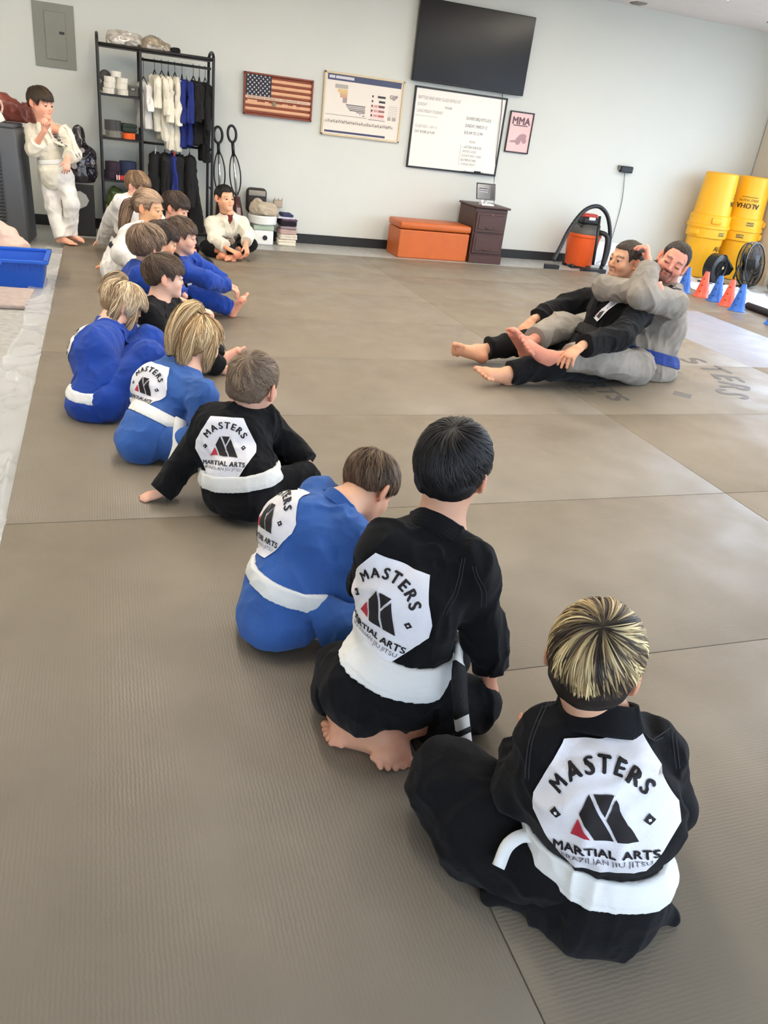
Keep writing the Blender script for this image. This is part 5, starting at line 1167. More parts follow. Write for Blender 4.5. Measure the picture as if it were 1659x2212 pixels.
for x in (-.058, -.038, .058): B().box((x, -.001, .022), (.009, .032, .043), .002).out('white_stripe', WHITE, rw)
z = FZ + .10 + .009
F_ = Field(); F_.cone((.10, 8.6, z + .07), (.09, 8.6, z + .30), .085, .05, .03); F_.cone((.17, 8.6, z + .07), (.15, 8.62, z + .26), .08, .06, .03)
V, Q = nets(*F_.grid(.009, folds(.02, 13, 3, (1.3, 1, .6)), floor=z)); o = mk('green_bag', V, Q, mat('green_plastic', (84, 100, 54), .35, var=.3), None, True); tag(o, 'green plastic bag on the bottom shelf of the rack', 'bag')
F_ = Field(); F_.cone((.28, 8.6, z + .06), (.27, 8.6, z + .30), .07, .055, .03)
V, Q = nets(*F_.grid(.009, folds(.02, 13, 5, (1.3, 1, .6)), floor=z)); o = mk('grey_green_bag', V, Q, mat('grey_green_cloth', (70, 82, 66), .6, var=.2), None, True); tag(o, 'dark grey-green bag standing beside the green one', 'bag')
z = FZ + 1.655 + .011
PLM = mat('crinkled_plastic_wrap', (186, 178, 166), .18, var=.35, vscale=18, spec=.8, coat=.5)
F_ = Field(); F_.cone((.15, 8.6, z + .055), (.34, 8.6, z + .05), .06, .058, .03); F_.cone((.16, 8.6, z + .03), (.33, 8.62, z + .03), .07, .07, .03)
V, Q = nets(*F_.grid(.007, folds(.018, 16, 3, (.6, 1, 1.4)), floor=z)); o = mk('wrapped_bundle', V, Q, PLM, None, True); tag(o, 'bundle in shiny crinkled plastic wrap on the left of the rack top', 'package')
F_ = Field(); F_.cone((.46, 8.6, z + .03), (.60, 8.6, z + .025), .075, .05, .03); F_.cone((.48, 8.6, z + .06), (.50, 8.6, z + .06), .055, .05, .03)
V, Q = nets(*F_.grid(.007, folds(.018, 16, 8, (1, 1, 1)), floor=z)); o = mk('wrapped_bundle', V, Q, mat('crinkled_brown_wrap', (150, 136, 114), .18, var=.35, vscale=16, spec=.8, coat=.5), None, True); tag(o, 'brownish dome-shaped bundle in crinkled plastic on the middle of the rack top', 'package')
cloth_box('cap', (.685, 8.6, z), (.09, .12, .05), .1, BKC, 'small black cap on the rack top right of the plastic bundles', 'cap', n=1, seed=4, h=.008)
# sticks: two upright vacuum cleaners
def stick_vac(x, y, lean, rgb, label, tall):
    t = thing('upright_vacuum', label, 'vacuum', (x, y, FZ), (0, lean, 0)); M1 = mat('vac_dark_' + label[:4].strip(), rgb, .35)
    b = B(); b.prism([(-.13, -.10), (.13, -.10), (.12, .06), (-.12, .06)], 0, .07); b.out('floor_head', M1, t)
    B().tube([(0, 0, .05), (0, .01, .22), (0, .015, .45)], [.045, .062, .035], 16).out('motor_body', mat('vac_body_maroon', (74, 46, 46), .3), t, smooth=True)
    B().box((0, -.052, .27), (.045, .02, .16), .008).out('dust_window', mat('vac_clear', (170, 150, 150), .15), t)
    B().tube([(0, .015, .42), (0, .02, .86)], .0125, 12).out('steel_tube', mat('vac_steel', (214, 212, 210), .18, metal=.9), t, smooth=True)
    for q in (-1, 1): B().tube(spline([(0, .02, .44), (q * .045, .01, .55), (q * .055, 0, .68), (q * .035, .01, .80), (0, .02, .88)], 20), .007, 8).out('cord_loop', BK2, t, smooth=True)
    B().tube([(0, .02, .84), (0, .02, tall - .16)], .016, 12).out('grip_neck', BK2, t, smooth=True)
    B().tube([(.042 * math.sin(a), .02, tall - .085 + .075 * -math.cos(a)) for a in np.linspace(0, 2 * math.pi, 25)[:-1]], .013, 10, closed=True).out('handle_loop', BK2, t, smooth=True)
stick_vac(1.37, 8.80, math.radians(-6), (60, 44, 44), 'dark upright vacuum cleaner with looped handle leaning on the wall behind the cross-legged child', 1.13)
stick_vac(1.18, 8.84, math.radians(-3), (30, 32, 40), 'black upright vacuum cleaner standing against the right end of the rack', 1.10)
# laundry corner
wm = thing('mini_washer', 'white and pale green portable washer with a round black dial, by the back wall', 'appliance', (1.60, 8.78, FZ))
B().box((0, 0, .075), (.215, .215, .15), .018, seg=3).out('washer_base', WHITE, wm, ang=50); B().box((0, 0, .175), (.22, .22, .05), .01, seg=2).out('green_band', mat('pale_green_plastic', (176, 192, 170), .4), wm)
B().lathe([(.125, .20), (.150, .215), (.155, .285), (.145, .295), (.12, .292)], 36).out('washer_tub', WHITE, wm, ang=40); B().lathe([(.026, 0), (.024, .012)], 24, M=T(.015, -.108, .075) @ Rx(math.pi / 2)).out('dial', BLACK, wm)
F_ = Field()
for a, b_, r in (((1.50, 8.74, .31), (1.56, 8.70, .33), .055), ((1.56, 8.73, .32), (1.70, 8.74, .31), .055), ((1.60, 8.72, .36), (1.69, 8.74, .35), .04), ((1.52, 8.78, .35), (1.54, 8.78, .37), .05)): F_.cone(a, b_, r, r, .02)
V, Q = nets(*F_.grid(.007, folds(.014, 18, 5, (.7, 1, 1.6)), floor=FZ + .290)); o = mk('beige_cloth', V, Q, mat('beige_canvas', (186, 172, 150), .9, bump=.4, scale=180), None, True); tag(o, 'crumpled beige canvas cloth heaped on the portable washer', 'cloth')
bk = thing('black_backpack', 'upright black bag with a grey top flap behind the beige cloth', 'bag', (1.545, 8.90, FZ + .30)); B().box((0, 0, .12), (.22, .10, .25), .045, seg=4).out('bag_body', mat('black_canvas', (44, 42, 42), .7, bump=.3), bk, ang=60); B().box((0, -.048, .195), (.18, .02, .055), .009, seg=2).out('bag_flap', mat('grey_mesh', (150, 142, 132), .6), bk, ang=60)
hk = thing('wall_basket', 'small wire caddy hung on the wall above the folded towels', 'caddy', (1.79, WY - .05, .375))
B().tube(spline([(-.045, -.02, .03), (-.02, -.02, -.005), (.02, -.02, -.005), (.045, -.02, .03)], 12), .005, 8).out('caddy_handle', mat('tan_metal', (150, 128, 106), .4, metal=.4), hk, smooth=True)
B().box((0, 0, -.005), (.095, .055, .075), .006).out('caddy_body', mat('caddy_tan', (176, 160, 140), .6), hk)
for x in (-.04, .0, .04): B().tube([(x, -.029, .03), (x, -.029, .055)], .004, 6).out('peg', MATS['tan_metal'], hk)
st_ = [(0.065, (224, 214, 194), 'cream folded towel at the bottom of the towel stack', .20), (.055, (214, 204, 186), 'second cream towel from the bottom of the stack', .195), (.05, (186, 158, 150), 'checked pinkish folded cloth in the towel stack', .185), (.035, (150, 132, 136), 'mauve grey folded cloth in the towel stack', .18), (.05, (26, 20, 28), 'black folded cloth in the towel stack', .185), (.022, (92, 66, 86), 'plum folded shirt near the top of the towel stack', .18), (.02, (206, 204, 214), 'white folded shirt near the top of the towel stack', .19), (.03, (50, 56, 92), 'navy blue folded shirt on top of the towel stack', .13)]
z = FZ
for i, (h_, rgb, lab, w) in enumerate(st_):
    cloth_box('folded_towel', (1.87 + .008 * (i % 2) - (.02 if i > 5 else 0), 8.80, z), (w, .2, h_), .05 * (i % 3 - 1), mat('towel_%d' % i, rgb, .95, bump=.5, scale=140), lab, 'towel', 'folded towels by the portable washer', 1 if h_ < .04 else 2, i, .007); z += h_
# ---------------------------------------------------------------- the people
J = {
    'K1': dict(pelvis=(0.83, 0.801, 0.09), chest=(0.801, 0.799, 0.27), neck=(0.816, 0.89, 0.405), head=(0.781, 0.902, 0.525), shL=(0.735, 0.893, 0.355), shR=(0.913, 0.845, 0.345), elL=(0.719, 0.916, 0.2), wrL=(0.772, 1.037, 0.2), elR=(0.985, 0.824, 0.2), wrR=(1.065, 0.99, 0.15), hipL=(0.765, 0.837, 0.08), hipR=(0.895, 0.799, 0.08), knL=(0.647, 1.062, 0.115), knR=(1.058, 1.023, 0.09), anL=(0.705, 0.897, 0.05), anR=(0.873, 1.018, 0.05)),
    'K2': dict(pelvis=(0.598, 1.335, 0.14), chest=(0.627, 1.387, 0.34), neck=(0.715, 1.467, 0.5), head=(0.73, 1.48, 0.635), shL=(0.579, 1.443, 0.46), shR=(0.761, 1.369, 0.435), elL=(0.597, 1.565, 0.28), wrL=(0.742, 1.514, 0.2), elR=(0.816, 1.335, 0.25), wrR=(0.833, 1.306, 0.165), hipL=(0.558, 1.361, 0.125), hipR=(0.652, 1.31, 0.125), knL=(0.809, 1.497, 0.07), knR=(0.809, 1.312, 0.07), anL=(0.501, 1.323, 0.092), anR=(0.57, 1.262, 0.06)),
    'K3': dict(pelvis=(0.455, 1.808, 0.09), chest=(0.482, 1.857, 0.25), neck=(0.596, 1.882, 0.335), head=(0.71, 1.975, 0.355), shL=(0.561, 1.975, 0.33), shR=(0.603, 1.799, 0.29), elL=(0.733, 2.016, 0.17), wrL=(0.789, 1.979, 0.12), elR=(0.604, 1.731, 0.15), wrR=(0.673, 1.735, 0.07), hipL=(0.428, 1.796, 0.085), hipR=(0.487, 1.73, 0.085), knL=(0.617, 1.819, 0.1), knR=(0.606, 1.652, 0.08), anL=(0.547, 1.831, 0.05), anR=(0.516, 1.7, 0.04)),
    'K4': dict(pelvis=(0.428, 2.54, 0.08), chest=(0.397, 2.642, 0.21), neck=(0.456, 2.72, 0.315), head=(0.482, 2.696, 0.425), shL=(0.344, 2.692, 0.29), shR=(0.53, 2.714, 0.29), elL=(0.256, 2.66, 0.15), wrL=(0.142, 2.622, 0.03), elR=(0.623, 2.705, 0.18), wrR=(0.701, 2.618, 0.12), hipL=(0.374, 2.535, 0.075), hipR=(0.488, 2.519, 0.075), knL=(0.587, 2.779, 0.1), knR=(0.664, 2.581, 0.09), anL=(0.707, 2.886, 0.04), anR=(0.697, 2.84, 0.04)),
    'K5': dict(pelvis=(0.166, 3.132, 0.08), chest=(0.184, 3.193, 0.21), neck=(0.304, 3.228, 0.3), head=(0.354, 3.293, 0.405), shL=(0.229, 3.286, 0.28), shR=(0.346, 3.039, 0.265), elL=(0.346, 3.4, 0.16), wrL=(0.427, 3.386, 0.1), elR=(0.331, 2.978, 0.14), wrR=(0.399, 2.999, 0.08), hipL=(0.14, 3.094, 0.075), hipR=(0.2, 2.994, 0.075), knL=(0.373, 3.268, 0.1), knR=(0.354, 2.929, 0.09), anL=(0.288, 3.203, 0.04), anR=(0.27, 3.002, 0.04)),
    'K6': dict(pelvis=(-0.038, 3.64, 0.085), chest=(-0.069, 3.626, 0.22), neck=(-0.01, 3.811, 0.32), head=(0.063, 3.894, 0.4), shL=(0.053, 3.899, 0.31), shR=(-0.059, 3.643, 0.3), elL=(0.127, 3.817, 0.2), wrL=(0.182, 3.867, 0.14), elR=(0.002, 3.518, 0.17), wrR=(0.083, 3.532, 0.09), hipL=(-0.007, 3.559, 0.08), hipR=(-0.024, 3.437, 0.08), knL=(0.172, 3.84, 0.24), knR=(0.162, 3.56, 0.245), anL=(0.188, 3.813, 0.04), anR=(0.134, 3.579, 0.04)),
    'K7': dict(pelvis=(0.197, 4.15, 0.115), chest=(0.201, 4.18, 0.242), neck=(0.246, 4.2, 0.358), head=(0.275, 4.2, 0.487), shL=(0.334, 4.38, 0.29), shR=(0.194, 4.02, 0.33), elL=(0.396, 4.4, 0.191), wrL=(0.467, 4.35, 0.129), elR=(0.248, 3.95, 0.215), wrR=(0.359, 3.98, 0.193), hipL=(0.249, 4.25, 0.087), hipR=(0.239, 4.08, 0.1), knL=(0.444, 4.25, 0.144), knR=(0.415, 4.08, 0.141), anL=(0.589, 4.3, 0.042), anR=(0.574, 4.12, 0.019)),
    'K8': dict(pelvis=(0.15, 4.68, 0.1), chest=(0.175, 4.7, 0.343), neck=(0.221, 4.72, 0.431), head=(0.219, 4.72, 0.545), shL=(0.305, 4.85, 0.385), shR=(0.172, 4.58, 0.406), elL=(0.37, 4.85, 0.294), wrL=(0.433, 4.8, 0.254), elR=(0.351, 4.6, 0.283), wrR=(0.493, 4.55, 0.243), hipL=(0.21, 4.78, 0.09), hipR=(0.19, 4.6, 0.09), knL=(0.42, 4.85, 0.1), knR=(0.38, 4.5, 0.09), anL=(0.36, 4.6, 0.05), anR=(0.34, 4.75, 0.05)),
    'K8b': dict(pelvis=(0.24, 5.15, 0.1), chest=(0.254, 5.15, 0.308), neck=(0.303, 5.15, 0.409), head=(0.327, 5.15, 0.515), shL=(0.391, 5.3, 0.367), shR=(0.248, 5.0, 0.392), elL=(0.42, 5.3, 0.258), wrL=(0.454, 5.2, 0.222), elR=(0.283, 4.95, 0.295), wrR=(0.364, 4.95, 0.272), hipL=(0.29, 5.22, 0.09), hipR=(0.28, 5.06, 0.09), knL=(0.48, 5.3, 0.1), knR=(0.46, 4.98, 0.09), anL=(0.44, 5.08, 0.05), anR=(0.42, 5.2, 0.05)),
    'K9': dict(pelvis=(0.425, 5.45, 0.142), chest=(0.422, 5.4, 0.273), neck=(0.441, 5.38, 0.384), head=(0.457, 5.35, 0.516), shL=(0.541, 5.5, 0.339), shR=(0.469, 5.2, 0.324), elL=(0.664, 5.5, 0.261), wrL=(0.768, 5.45, 0.209), elR=(0.602, 5.15, 0.284), wrR=(0.747, 5.3, 0.224), hipL=(0.481, 5.5, 0.143), hipR=(0.467, 5.35, 0.13), knL=(0.619, 5.5, 0.159), knR=(0.627, 5.35, 0.137), anL=(0.72, 5.55, 0.096), anR=(0.784, 5.38, 0.05)),
    'K10': dict(pelvis=(0.143, 6.25, 0.121), chest=(0.191, 6.25, 0.284), neck=(0.293, 6.25, 0.431), head=(0.308, 6.25, 0.56), shL=(0.39, 6.4, 0.383), shR=(0.17, 6.1, 0.388), elL=(0.405, 6.4, 0.255), wrL=(0.414, 6.3, 0.189), elR=(0.1, 6.02, 0.26), wrR=(0.215, 5.95, 0.193), hipL=(0.228, 6.3, 0.109), hipR=(0.14, 6.15, 0.101), knL=(0.39, 6.2, 0.138), knR=(0.192, 6.05, 0.117), anL=(0.115, 6.45, 0.122), anR=(0.052, 6.42, 0.134)),
    'K11': dict(pelvis=(0.16, 7.08, 0.12), chest=(0.187, 7.05, 0.403), neck=(0.229, 7.02, 0.523), head=(0.263, 7.0, 0.619), shL=(0.307, 7.1, 0.477), shR=(0.13, 6.95, 0.489), elL=(0.378, 7.1, 0.375), wrL=(0.445, 7.0, 0.321), elR=(0.072, 7.15, 0.344), wrR=(-0.01, 7.6, 0.085), hipL=(0.24, 7.1, 0.1), hipR=(0.17, 6.98, 0.1), knL=(0.5, 7.1, 0.12), knR=(0.4, 6.8, 0.1), anL=(0.42, 6.9, 0.05), anR=(0.32, 7.0, 0.05)),
    'K12': dict(pelvis=(0.45, 6.6, 0.1), chest=(0.475, 6.6, 0.303), neck=(0.501, 6.6, 0.412), head=(0.526, 6.6, 0.53), shL=(0.605, 6.7, 0.37), shR=(0.42, 6.5, 0.387), elL=(0.659, 6.7, 0.274), wrL=(0.668, 6.6, 0.202), elR=(0.405, 6.4, 0.273), wrR=(0.508, 6.4, 0.217), hipL=(0.52, 6.62, 0.09), hipR=(0.49, 6.5, 0.09), knL=(0.76, 6.6, 0.1), knR=(0.68, 6.3, 0.1), anL=(0.64, 6.42, 0.05), anR=(0.6, 6.55, 0.05)),
    'K13': dict(pelvis=(-0.397, 7.9, 0.58), chest=(-0.426, 7.9, 0.799), neck=(-0.443, 7.9, 0.962), head=(-0.466, 7.88, 1.114), shL=(-0.291, 7.85, 0.905), shR=(-0.546, 7.95, 0.888), elL=(-0.225, 7.75, 0.752), wrL=(-0.274, 7.62, 0.725), elR=(-0.547, 7.8, 0.757), wrR=(-0.442, 7.68, 0.915), hipL=(-0.33, 7.87, 0.552), hipR=(-0.447, 7.93, 0.536), knL=(-0.274, 7.8, 0.344), knR=(-0.423, 7.85, 0.287), anL=(-0.296, 7.85, 0.077), anR=(-0.376, 7.78, 0.059)),
    'K14': dict(pelvis=(1.075, 7.75, 0.088), chest=(1.086, 7.73, 0.238), neck=(1.079, 7.7, 0.377), head=(1.041, 7.66, 0.519), shL=(1.213, 7.7, 0.314), shR=(0.939, 7.72, 0.291), elL=(1.253, 7.6, 0.216), wrL=(1.214, 7.45, 0.16), elR=(0.943, 7.6, 0.162), wrR=(1.047, 7.42, 0.114), hipL=(1.145, 7.72, 0.089), hipR=(1.006, 7.75, 0.075), knL=(1.281, 7.62, 0.132), knR=(0.886, 7.6, 0.084), anL=(0.996, 7.47, 0.044), anR=(1.149, 7.45, 0.066)),
    'C1': dict(pelvis=(2.974, 4.25, 0.126), chest=(3.046, 4.27, 0.35), neck=(3.115, 4.28, 0.551), head=(3.054, 4.27, 0.72), shL=(3.128, 4.1, 0.449), shR=(3.09, 4.47, 0.46), elL=(2.826, 3.84, 0.349), wrL=(2.535, 3.76, 0.314), elR=(2.898, 4.58, 0.358), wrR=(2.619, 4.5, 0.275), hipL=(2.917, 4.12, 0.104), hipR=(3.026, 4.38, 0.098), knL=(2.498, 3.98, 0.125), knR=(2.647, 4.42, 0.16), anL=(2.222, 3.98, 0.074), anR=(2.211, 4.42, 0.081)),
    'C2': dict(pelvis=(3.357, 4.27, 0.059), chest=(3.433, 4.3, 0.326), neck=(3.456, 4.33, 0.569), head=(3.425, 4.3, 0.731), shL=(3.375, 4.12, 0.504), shR=(3.505, 4.52, 0.499), elL=(2.972, 3.94, 0.569), wrL=(3.076, 4.07, 0.726), elR=(2.935, 4.26, 0.546), wrR=(3.01, 3.98, 0.589), hipL=(3.18, 4.08, 0.091), hipR=(3.397, 4.45, 0.06), knL=(2.755, 3.93, 0.197), knR=(2.779, 4.42, 0.256), anL=(2.454, 3.93, 0.19), anR=(2.451, 4.22, 0.191)),
}

TRI = [[(-.42, -.40), (-.28, -.40), (-.35, -.28)], [(-.24, -.40), (.02, -.40), (-.12, -.12), (-.30, -.24)], [(.05, -.40), (.34, -.40), (.16, -.10), (-.06, -.16)]]
LION = [[(-.42, .05), (-.2, .22), (-.05, .10), (.2, .2), (.42, .0), (.38, -.2), (.2, -.12), (.15, -.35), (0, -.15), (-.15, -.35), (-.2, -.1)]]
MARK = [[(-.45, -.4), (.45, -.4), (.2, .35), (-.05, .1), (-.2, .35)]]
def kid(key, label, h=.004, **p):
    p['J'] = J[key]; return person(p, label, h)
kid('K1', 'child with blond-streaked brown bowl cut sitting cross-legged in black, nearest the camera', .0036,
    s=.90, hs=.92, fw=(.64, .77, 0), hf=(.66, .70, -.18), skin=(217, 168, 138), seed=3, hemz=0,
    haircol=[(36, 27, 22), (74, 58, 44), (180, 154, 108), (244, 222, 166)], nape=-.080, ear=-.02, burn=-.03, fringe=.03, over=.004,
    hthick=.014, strands=5600, hlen=.085, streak=10, swirl=.5, root=.9, lift=.009, sw=.0015, whorl=(.01, -.60, .8),
    jacket='black', belt='white', beltn=(.0, .0, 1), beltc=(.836, .786, .150), beltw=.034, width=1.0, flat=.62, patch=((.80, .795, .305), (-.62, -.72, .32), (-.14, .32, 1), .122),
    seams=[[(.62, 1.62), (.80, 1.30), (.92, .90), (.98, .35)], [(.67, 1.64), (.85, 1.31), (.97, .90), (1.03, .35)], [(-.62, 1.60), (-.82, 1.25), (-.98, .85), (-1.06, .3)], [(-.67, 1.62), (-.87, 1.26), (-1.03, .85), (-1.11, .3)], [(-.9, -1.35), (-1.05, -1.0), (-1.12, -.5)]],
    handL=((.3, .3, .8), (.5, .6, -.3), .6), colr=.083, colw=.062, colup=.040,
    jx=[((.85, .82, .11), (.84, .80, .04), .125, .135, .05, .8, (0, 0, 1)), ((.77, .83, .05), (.655, .85, .014), .06, .022, .04), ((.90, .76, .05), (.985, .725, .014), .06, .020, .04)],
    tx=[((.635, 1.05, .10), (.66, .95, .065), .088, .075, .04), ((.66, .95, .06), (.77, .86, .06), .078, .085, .04), ((.72, .93, .07), (.80, .87, .08), .08, .09, .04), ((.69, .90, .045), (.75, .87, .055), .055, .07, .03)], tr=.075, hemL=.99, cutlegs='R',
    belttails=[([(.735, .83, .15), (.70, .85, .165), (.665, .85, .15), (.64, .83, .12)], .012, (.3, -.5, .8))])
kid('K2', 'black-haired child kneeling in black with bare feet and a white belt with black-striped end', .0038,
    s=.92, hs=.97, width=.90, fw=(.78, .62, 0), hf=(.66, .74, -.12), skin=(218, 166, 136), seed=8,
    haircol=[(14, 12, 13), (24, 21, 22), (44, 40, 40)], nape=-.058, ear=.006, burn=-.01, fringe=.03, over=.004,
    hthick=.015, strands=4200, hlen=.06, streak=6, swirl=.6, lift=.008, sw=.0013, whorl=(.0, -.42, .9), mess=.5,
    jacket='black', belt='white', beltn=(.12, -.10, 1), waist=.10, beltw=.036, patch=((.605, 1.39, .345), (-.74, -.64, .2), (.24, .02, 1), .118),
    seams=[[(.80, 1.35), (.95, .95), (1.05, .4)], [(.85, 1.37), (1.0, .95), (1.10, .4)], [(1.05, 1.30), (1.35, .95), (1.45, .55)], [(1.1, 1.32), (1.41, .96), (1.51, .55)]],
    handR=((.25, -.15, -.9), (-.5, .6, -.2), .8), footL=((.60, -.80, -.12), (.10, -.1, 1), 1.05, -1, .22), footR=((-.80, .60, .0), (.0, .15, 1), .98, 1), colup=.01, colr=.078, colw=.052,
    jx=[((.585, 1.35, .135), (.555, 1.365, .12), .115, .128, .04, .85, (0, 0, 1))],
    belttails=[([(.735, 1.30, .262), (.715, 1.245, .245), (.715, 1.215, .18), (.725, 1.20, .12), (.735, 1.185, .065)], .0185, (.2, -.9, .1), [(3, 10, 'black'), (12, 13, 'black')])],
    tx=[((.49, 1.42, .07), (.52, 1.50, .075), .065, .065, .04)], tr=.068, hemL=.85, hemR=.6, cuffR=.88)
kid('K3', 'brown-haired child in blue bending the head right down, beside the kneeling black-haired child', .004,
    s=.80, hs=.92, fw=(.85, .45, 0), hf=(.62, .25, -.75), hu=(.75, .45, .5), skin=(226, 176, 144), seed=5,
    haircol=[(60, 44, 32), (96, 74, 54), (128, 102, 76)], nape=-.050, ear=.006, burn=-.012, fringe=.03, over=.006,
    hthick=.012, strands=3400, hlen=.05, streak=5, swirl=.5, lift=.006, sw=.0013, whorl=(.0, -.35, .93),
    jacket='blue', belt='white', waist=.08, beltn=(.30, .05, 1), beltw=.030, bulk=1.04, patch=((.44, 1.90, .285), (-.70, -.42, .5), (.42, .3, .75), .110), cuff=.8, colup=.035,
    jx=[((.45, 1.80, .15), (.42, 1.77, .06), .12, .125, .05, .85, (0, 0, 1))], colr=.070, colw=.045,
    belttails=[([(.50, 1.73, .155), (.515, 1.695, .145), (.525, 1.67, .125), (.535, 1.65, .09)], .018, (.1, -.9, .3), [(5, 11, 'black')])])
kid('K4', 'short-haired child in black leaning back on the left hand, seen from behind', .004,
    s=.80, hs=1.08, fw=(.30, .95, 0), hf=(.62, .76, -.12), hu=(.12, 0, 1), skin=(230, 178, 152), seed=11,
    haircol=[(92, 76, 62), (126, 106, 88), (160, 134, 106)], nape=-.052, ear=.006, burn=-.012, fringe=.045, over=.0,
    hthick=.007, strands=3200, hlen=.03, streak=3, swirl=.6, lift=.004, sw=.0010, whorl=(.01, -.55, .83),
    jacket='black', belt='white', waist=.08, beltw=.034, bulk=1.08, width=1.08, patch=((.385, 2.615, .215), (-.25, -.90, .35), (.06, .3, 1), .108), sleeve=.06,
    handL=((-.85, .1, -.35), (0, .3, -.9), .8), beltn=(-.12, .15, 1), colr=.062, colw=.040, cuffL=.92,
    jx=[((.43, 2.54, .12), (.44, 2.50, .05), .115, .12, .05, .85, (0, 0, 1))])
kid('K5', 'blond child with loose high ponytail in blue, white patch on the back, seen from behind', .0042,
    s=.76, hs=.93, fw=(.72, .69, 0), hf=(.80, .50, -.30), skin=(236, 190, 164), seed=15,
    haircol=[(130, 98, 66), (186, 150, 104), (226, 196, 146), (240, 218, 176)], nape=-.075, ear=-.03, burn=-.05, fringe=.035, over=.01,
    hthick=.018, strands=4200, hlen=.09, streak=8, swirl=.1, lift=.01, sw=.0016, whorl=(.0, -.10, 1), mess=.6,
    tails=[([(0, -.02, .13), (-.01, -.06, .15), (-.02, -.11, .10), (-.02, -.13, .0), (-.015, -.12, -.09)], (.014, .028, .042, .046, .03), 1700),
           ([(0, -.05, .11), (.04, -.10, .04), (.045, -.105, -.05), (.04, -.09, -.12)], (.02, .035, .04, .03), 900, 'loose_hair'),
           ([(.03, .0, .10), (.08, -.0, .03), (.085, -.0, -.06), (.07, .02, -.12)], (.02, .03, .03, .02), 600, 'loose_hair')],
    jacket='blue', belt='white', waist=.05, beltw=.034, bulk=1.06, colup=.03, patch=((.18, 3.18, .24), (-.72, -.66, .30), (.30, .25, 1), .098), sleeve=.062,
    jx=[((.145, 3.06, .12), (.11, 3.03, .07), .115, .115, .05, .85, (0, 0, 1))], colr=.066,
    belttails=[([(.255, 3.0, .17), (.241, 2.95, .13), (.235, 2.90, .09), (.205, 2.84, .03)], .026, (.3, -.9, .2))], cuff=.9)
kid('K6', 'blond child in blue hugging bent knees and looking down, leftmost of the row', .0045,
    s=.80, hs=.94, fw=(.95, .30, 0), hf=(.80, .10, -.60), hu=(.5, .2, .8), skin=(236, 190, 164), seed=21,
    haircol=[(120, 94, 68), (168, 138, 104), (206, 178, 140), (232, 212, 176)], nape=-.075, ear=-.03, burn=-.05, fringe=.04, over=.01,
    hthick=.018, strands=3600, hlen=.09, streak=8, swirl=.1, lift=.010, sw=.0018, whorl=(.0, -.25, .95), mess=.7,
    tails=[([(0, -.05, .11), (-.01, -.085, .115), (-.02, -.115, .06), (-.02, -.115, -.02)], (.014, .026, .032, .018), 900),
           ([(.05, -.05, .06), (.075, -.04, -.02), (.08, -.03, -.08), (.07, -.01, -.15)], (.03, .03, .03, .02), 800, 'loose_hair'),
           ([(.03, .05, .06), (.06, .06, -.02), (.065, .07, -.10), (.06, .08, -.15)], (.02, .02, .02, .012), 400, 'loose_hair')],
    jacket='royal', belt='white', waist=.04, beltn=(0, 0, 1), beltw=.028, colup=.03, bulk=1.06, patch=((-.145, 3.70, .27), (-.9, -.25, .25), (.3, .3, 1), .095), sleeve=.07,
    jx=[((-.04, 3.54, .13), (-.075, 3.50, .06), .12, .125, .05, .85, (0, 0, 1))], colr=.066, cuff=.95, tr=.085)
kid('K7', 'brown-haired child in black in profile, looking right, legs stretched out', .0042, hbody=.0036,
    s=.82, hs=.95, fw=(.97, .2, 0), hf=(.97, .08, -.08), skin=(238, 190, 164), seed=27,
    haircol=[(48, 36, 28), (78, 60, 46), (108, 86, 68)], nape=-.058, ear=.008, burn=-.02, fringe=.022, over=.005,
    hthick=.015, strands=2600, hlen=.06, streak=5, swirl=.4, lift=.007, sw=.0018, whorl=(.0, -.45, .88),
    jacket='black', belt='white', waist=.12, beltw=.032, bulk=1.05, footR=((.7, -.3, .6), (-.5, -.1, .8)), footL=((.7, .2, .6), (-.5, .1, .8)),
    handR=((.8, .1, -.4), (0, .2, -.9)), handL=((.8, .1, -.4), (0, .2, -.9)), colr=.066)
kid('K8', 'child with shaggy light-brown hair in blue, behind the brown-haired child in black', .0048,
    s=.80, hs=.94, fw=(.88, .47, 0), hf=(.80, .60, -.15), skin=(238, 190, 164), seed=31,
    haircol=[(78, 60, 48), (122, 98, 78), (160, 134, 108)], nape=-.070, ear=-.018, burn=-.03, fringe=.02, over=.012,
    hthick=.021, strands=2400, hlen=.08, streak=7, swirl=.4, lift=.012, sw=.0022, whorl=(.0, -.35, .93), mess=.6,
    jacket='royal', belt='white', waist=.12, beltw=.032, cuffR=.15, handR=((.9, .0, -.3), (0, .2, -.9)), patch=((.10, 4.62, .30), (-.85, -.5, .15), (.1, .1, 1), .10), colr=.066)
kid('K8b', 'dark-haired child in black almost hidden behind the shaggy-haired child', .0048,
    s=.80, hs=.93, fw=(.95, .1, 0), hf=(.95, -.05, -.35), skin=(244, 188, 148), seed=35,
    haircol=[(40, 30, 25), (60, 46, 37), (80, 62, 50)], nape=-.058, ear=.004, burn=-.02, fringe=.025, over=.006,
    hthick=.014, strands=1500, hlen=.06, streak=5, lift=.006, sw=.0022, jacket='black', belt='white', waist=.12, colr=.066)
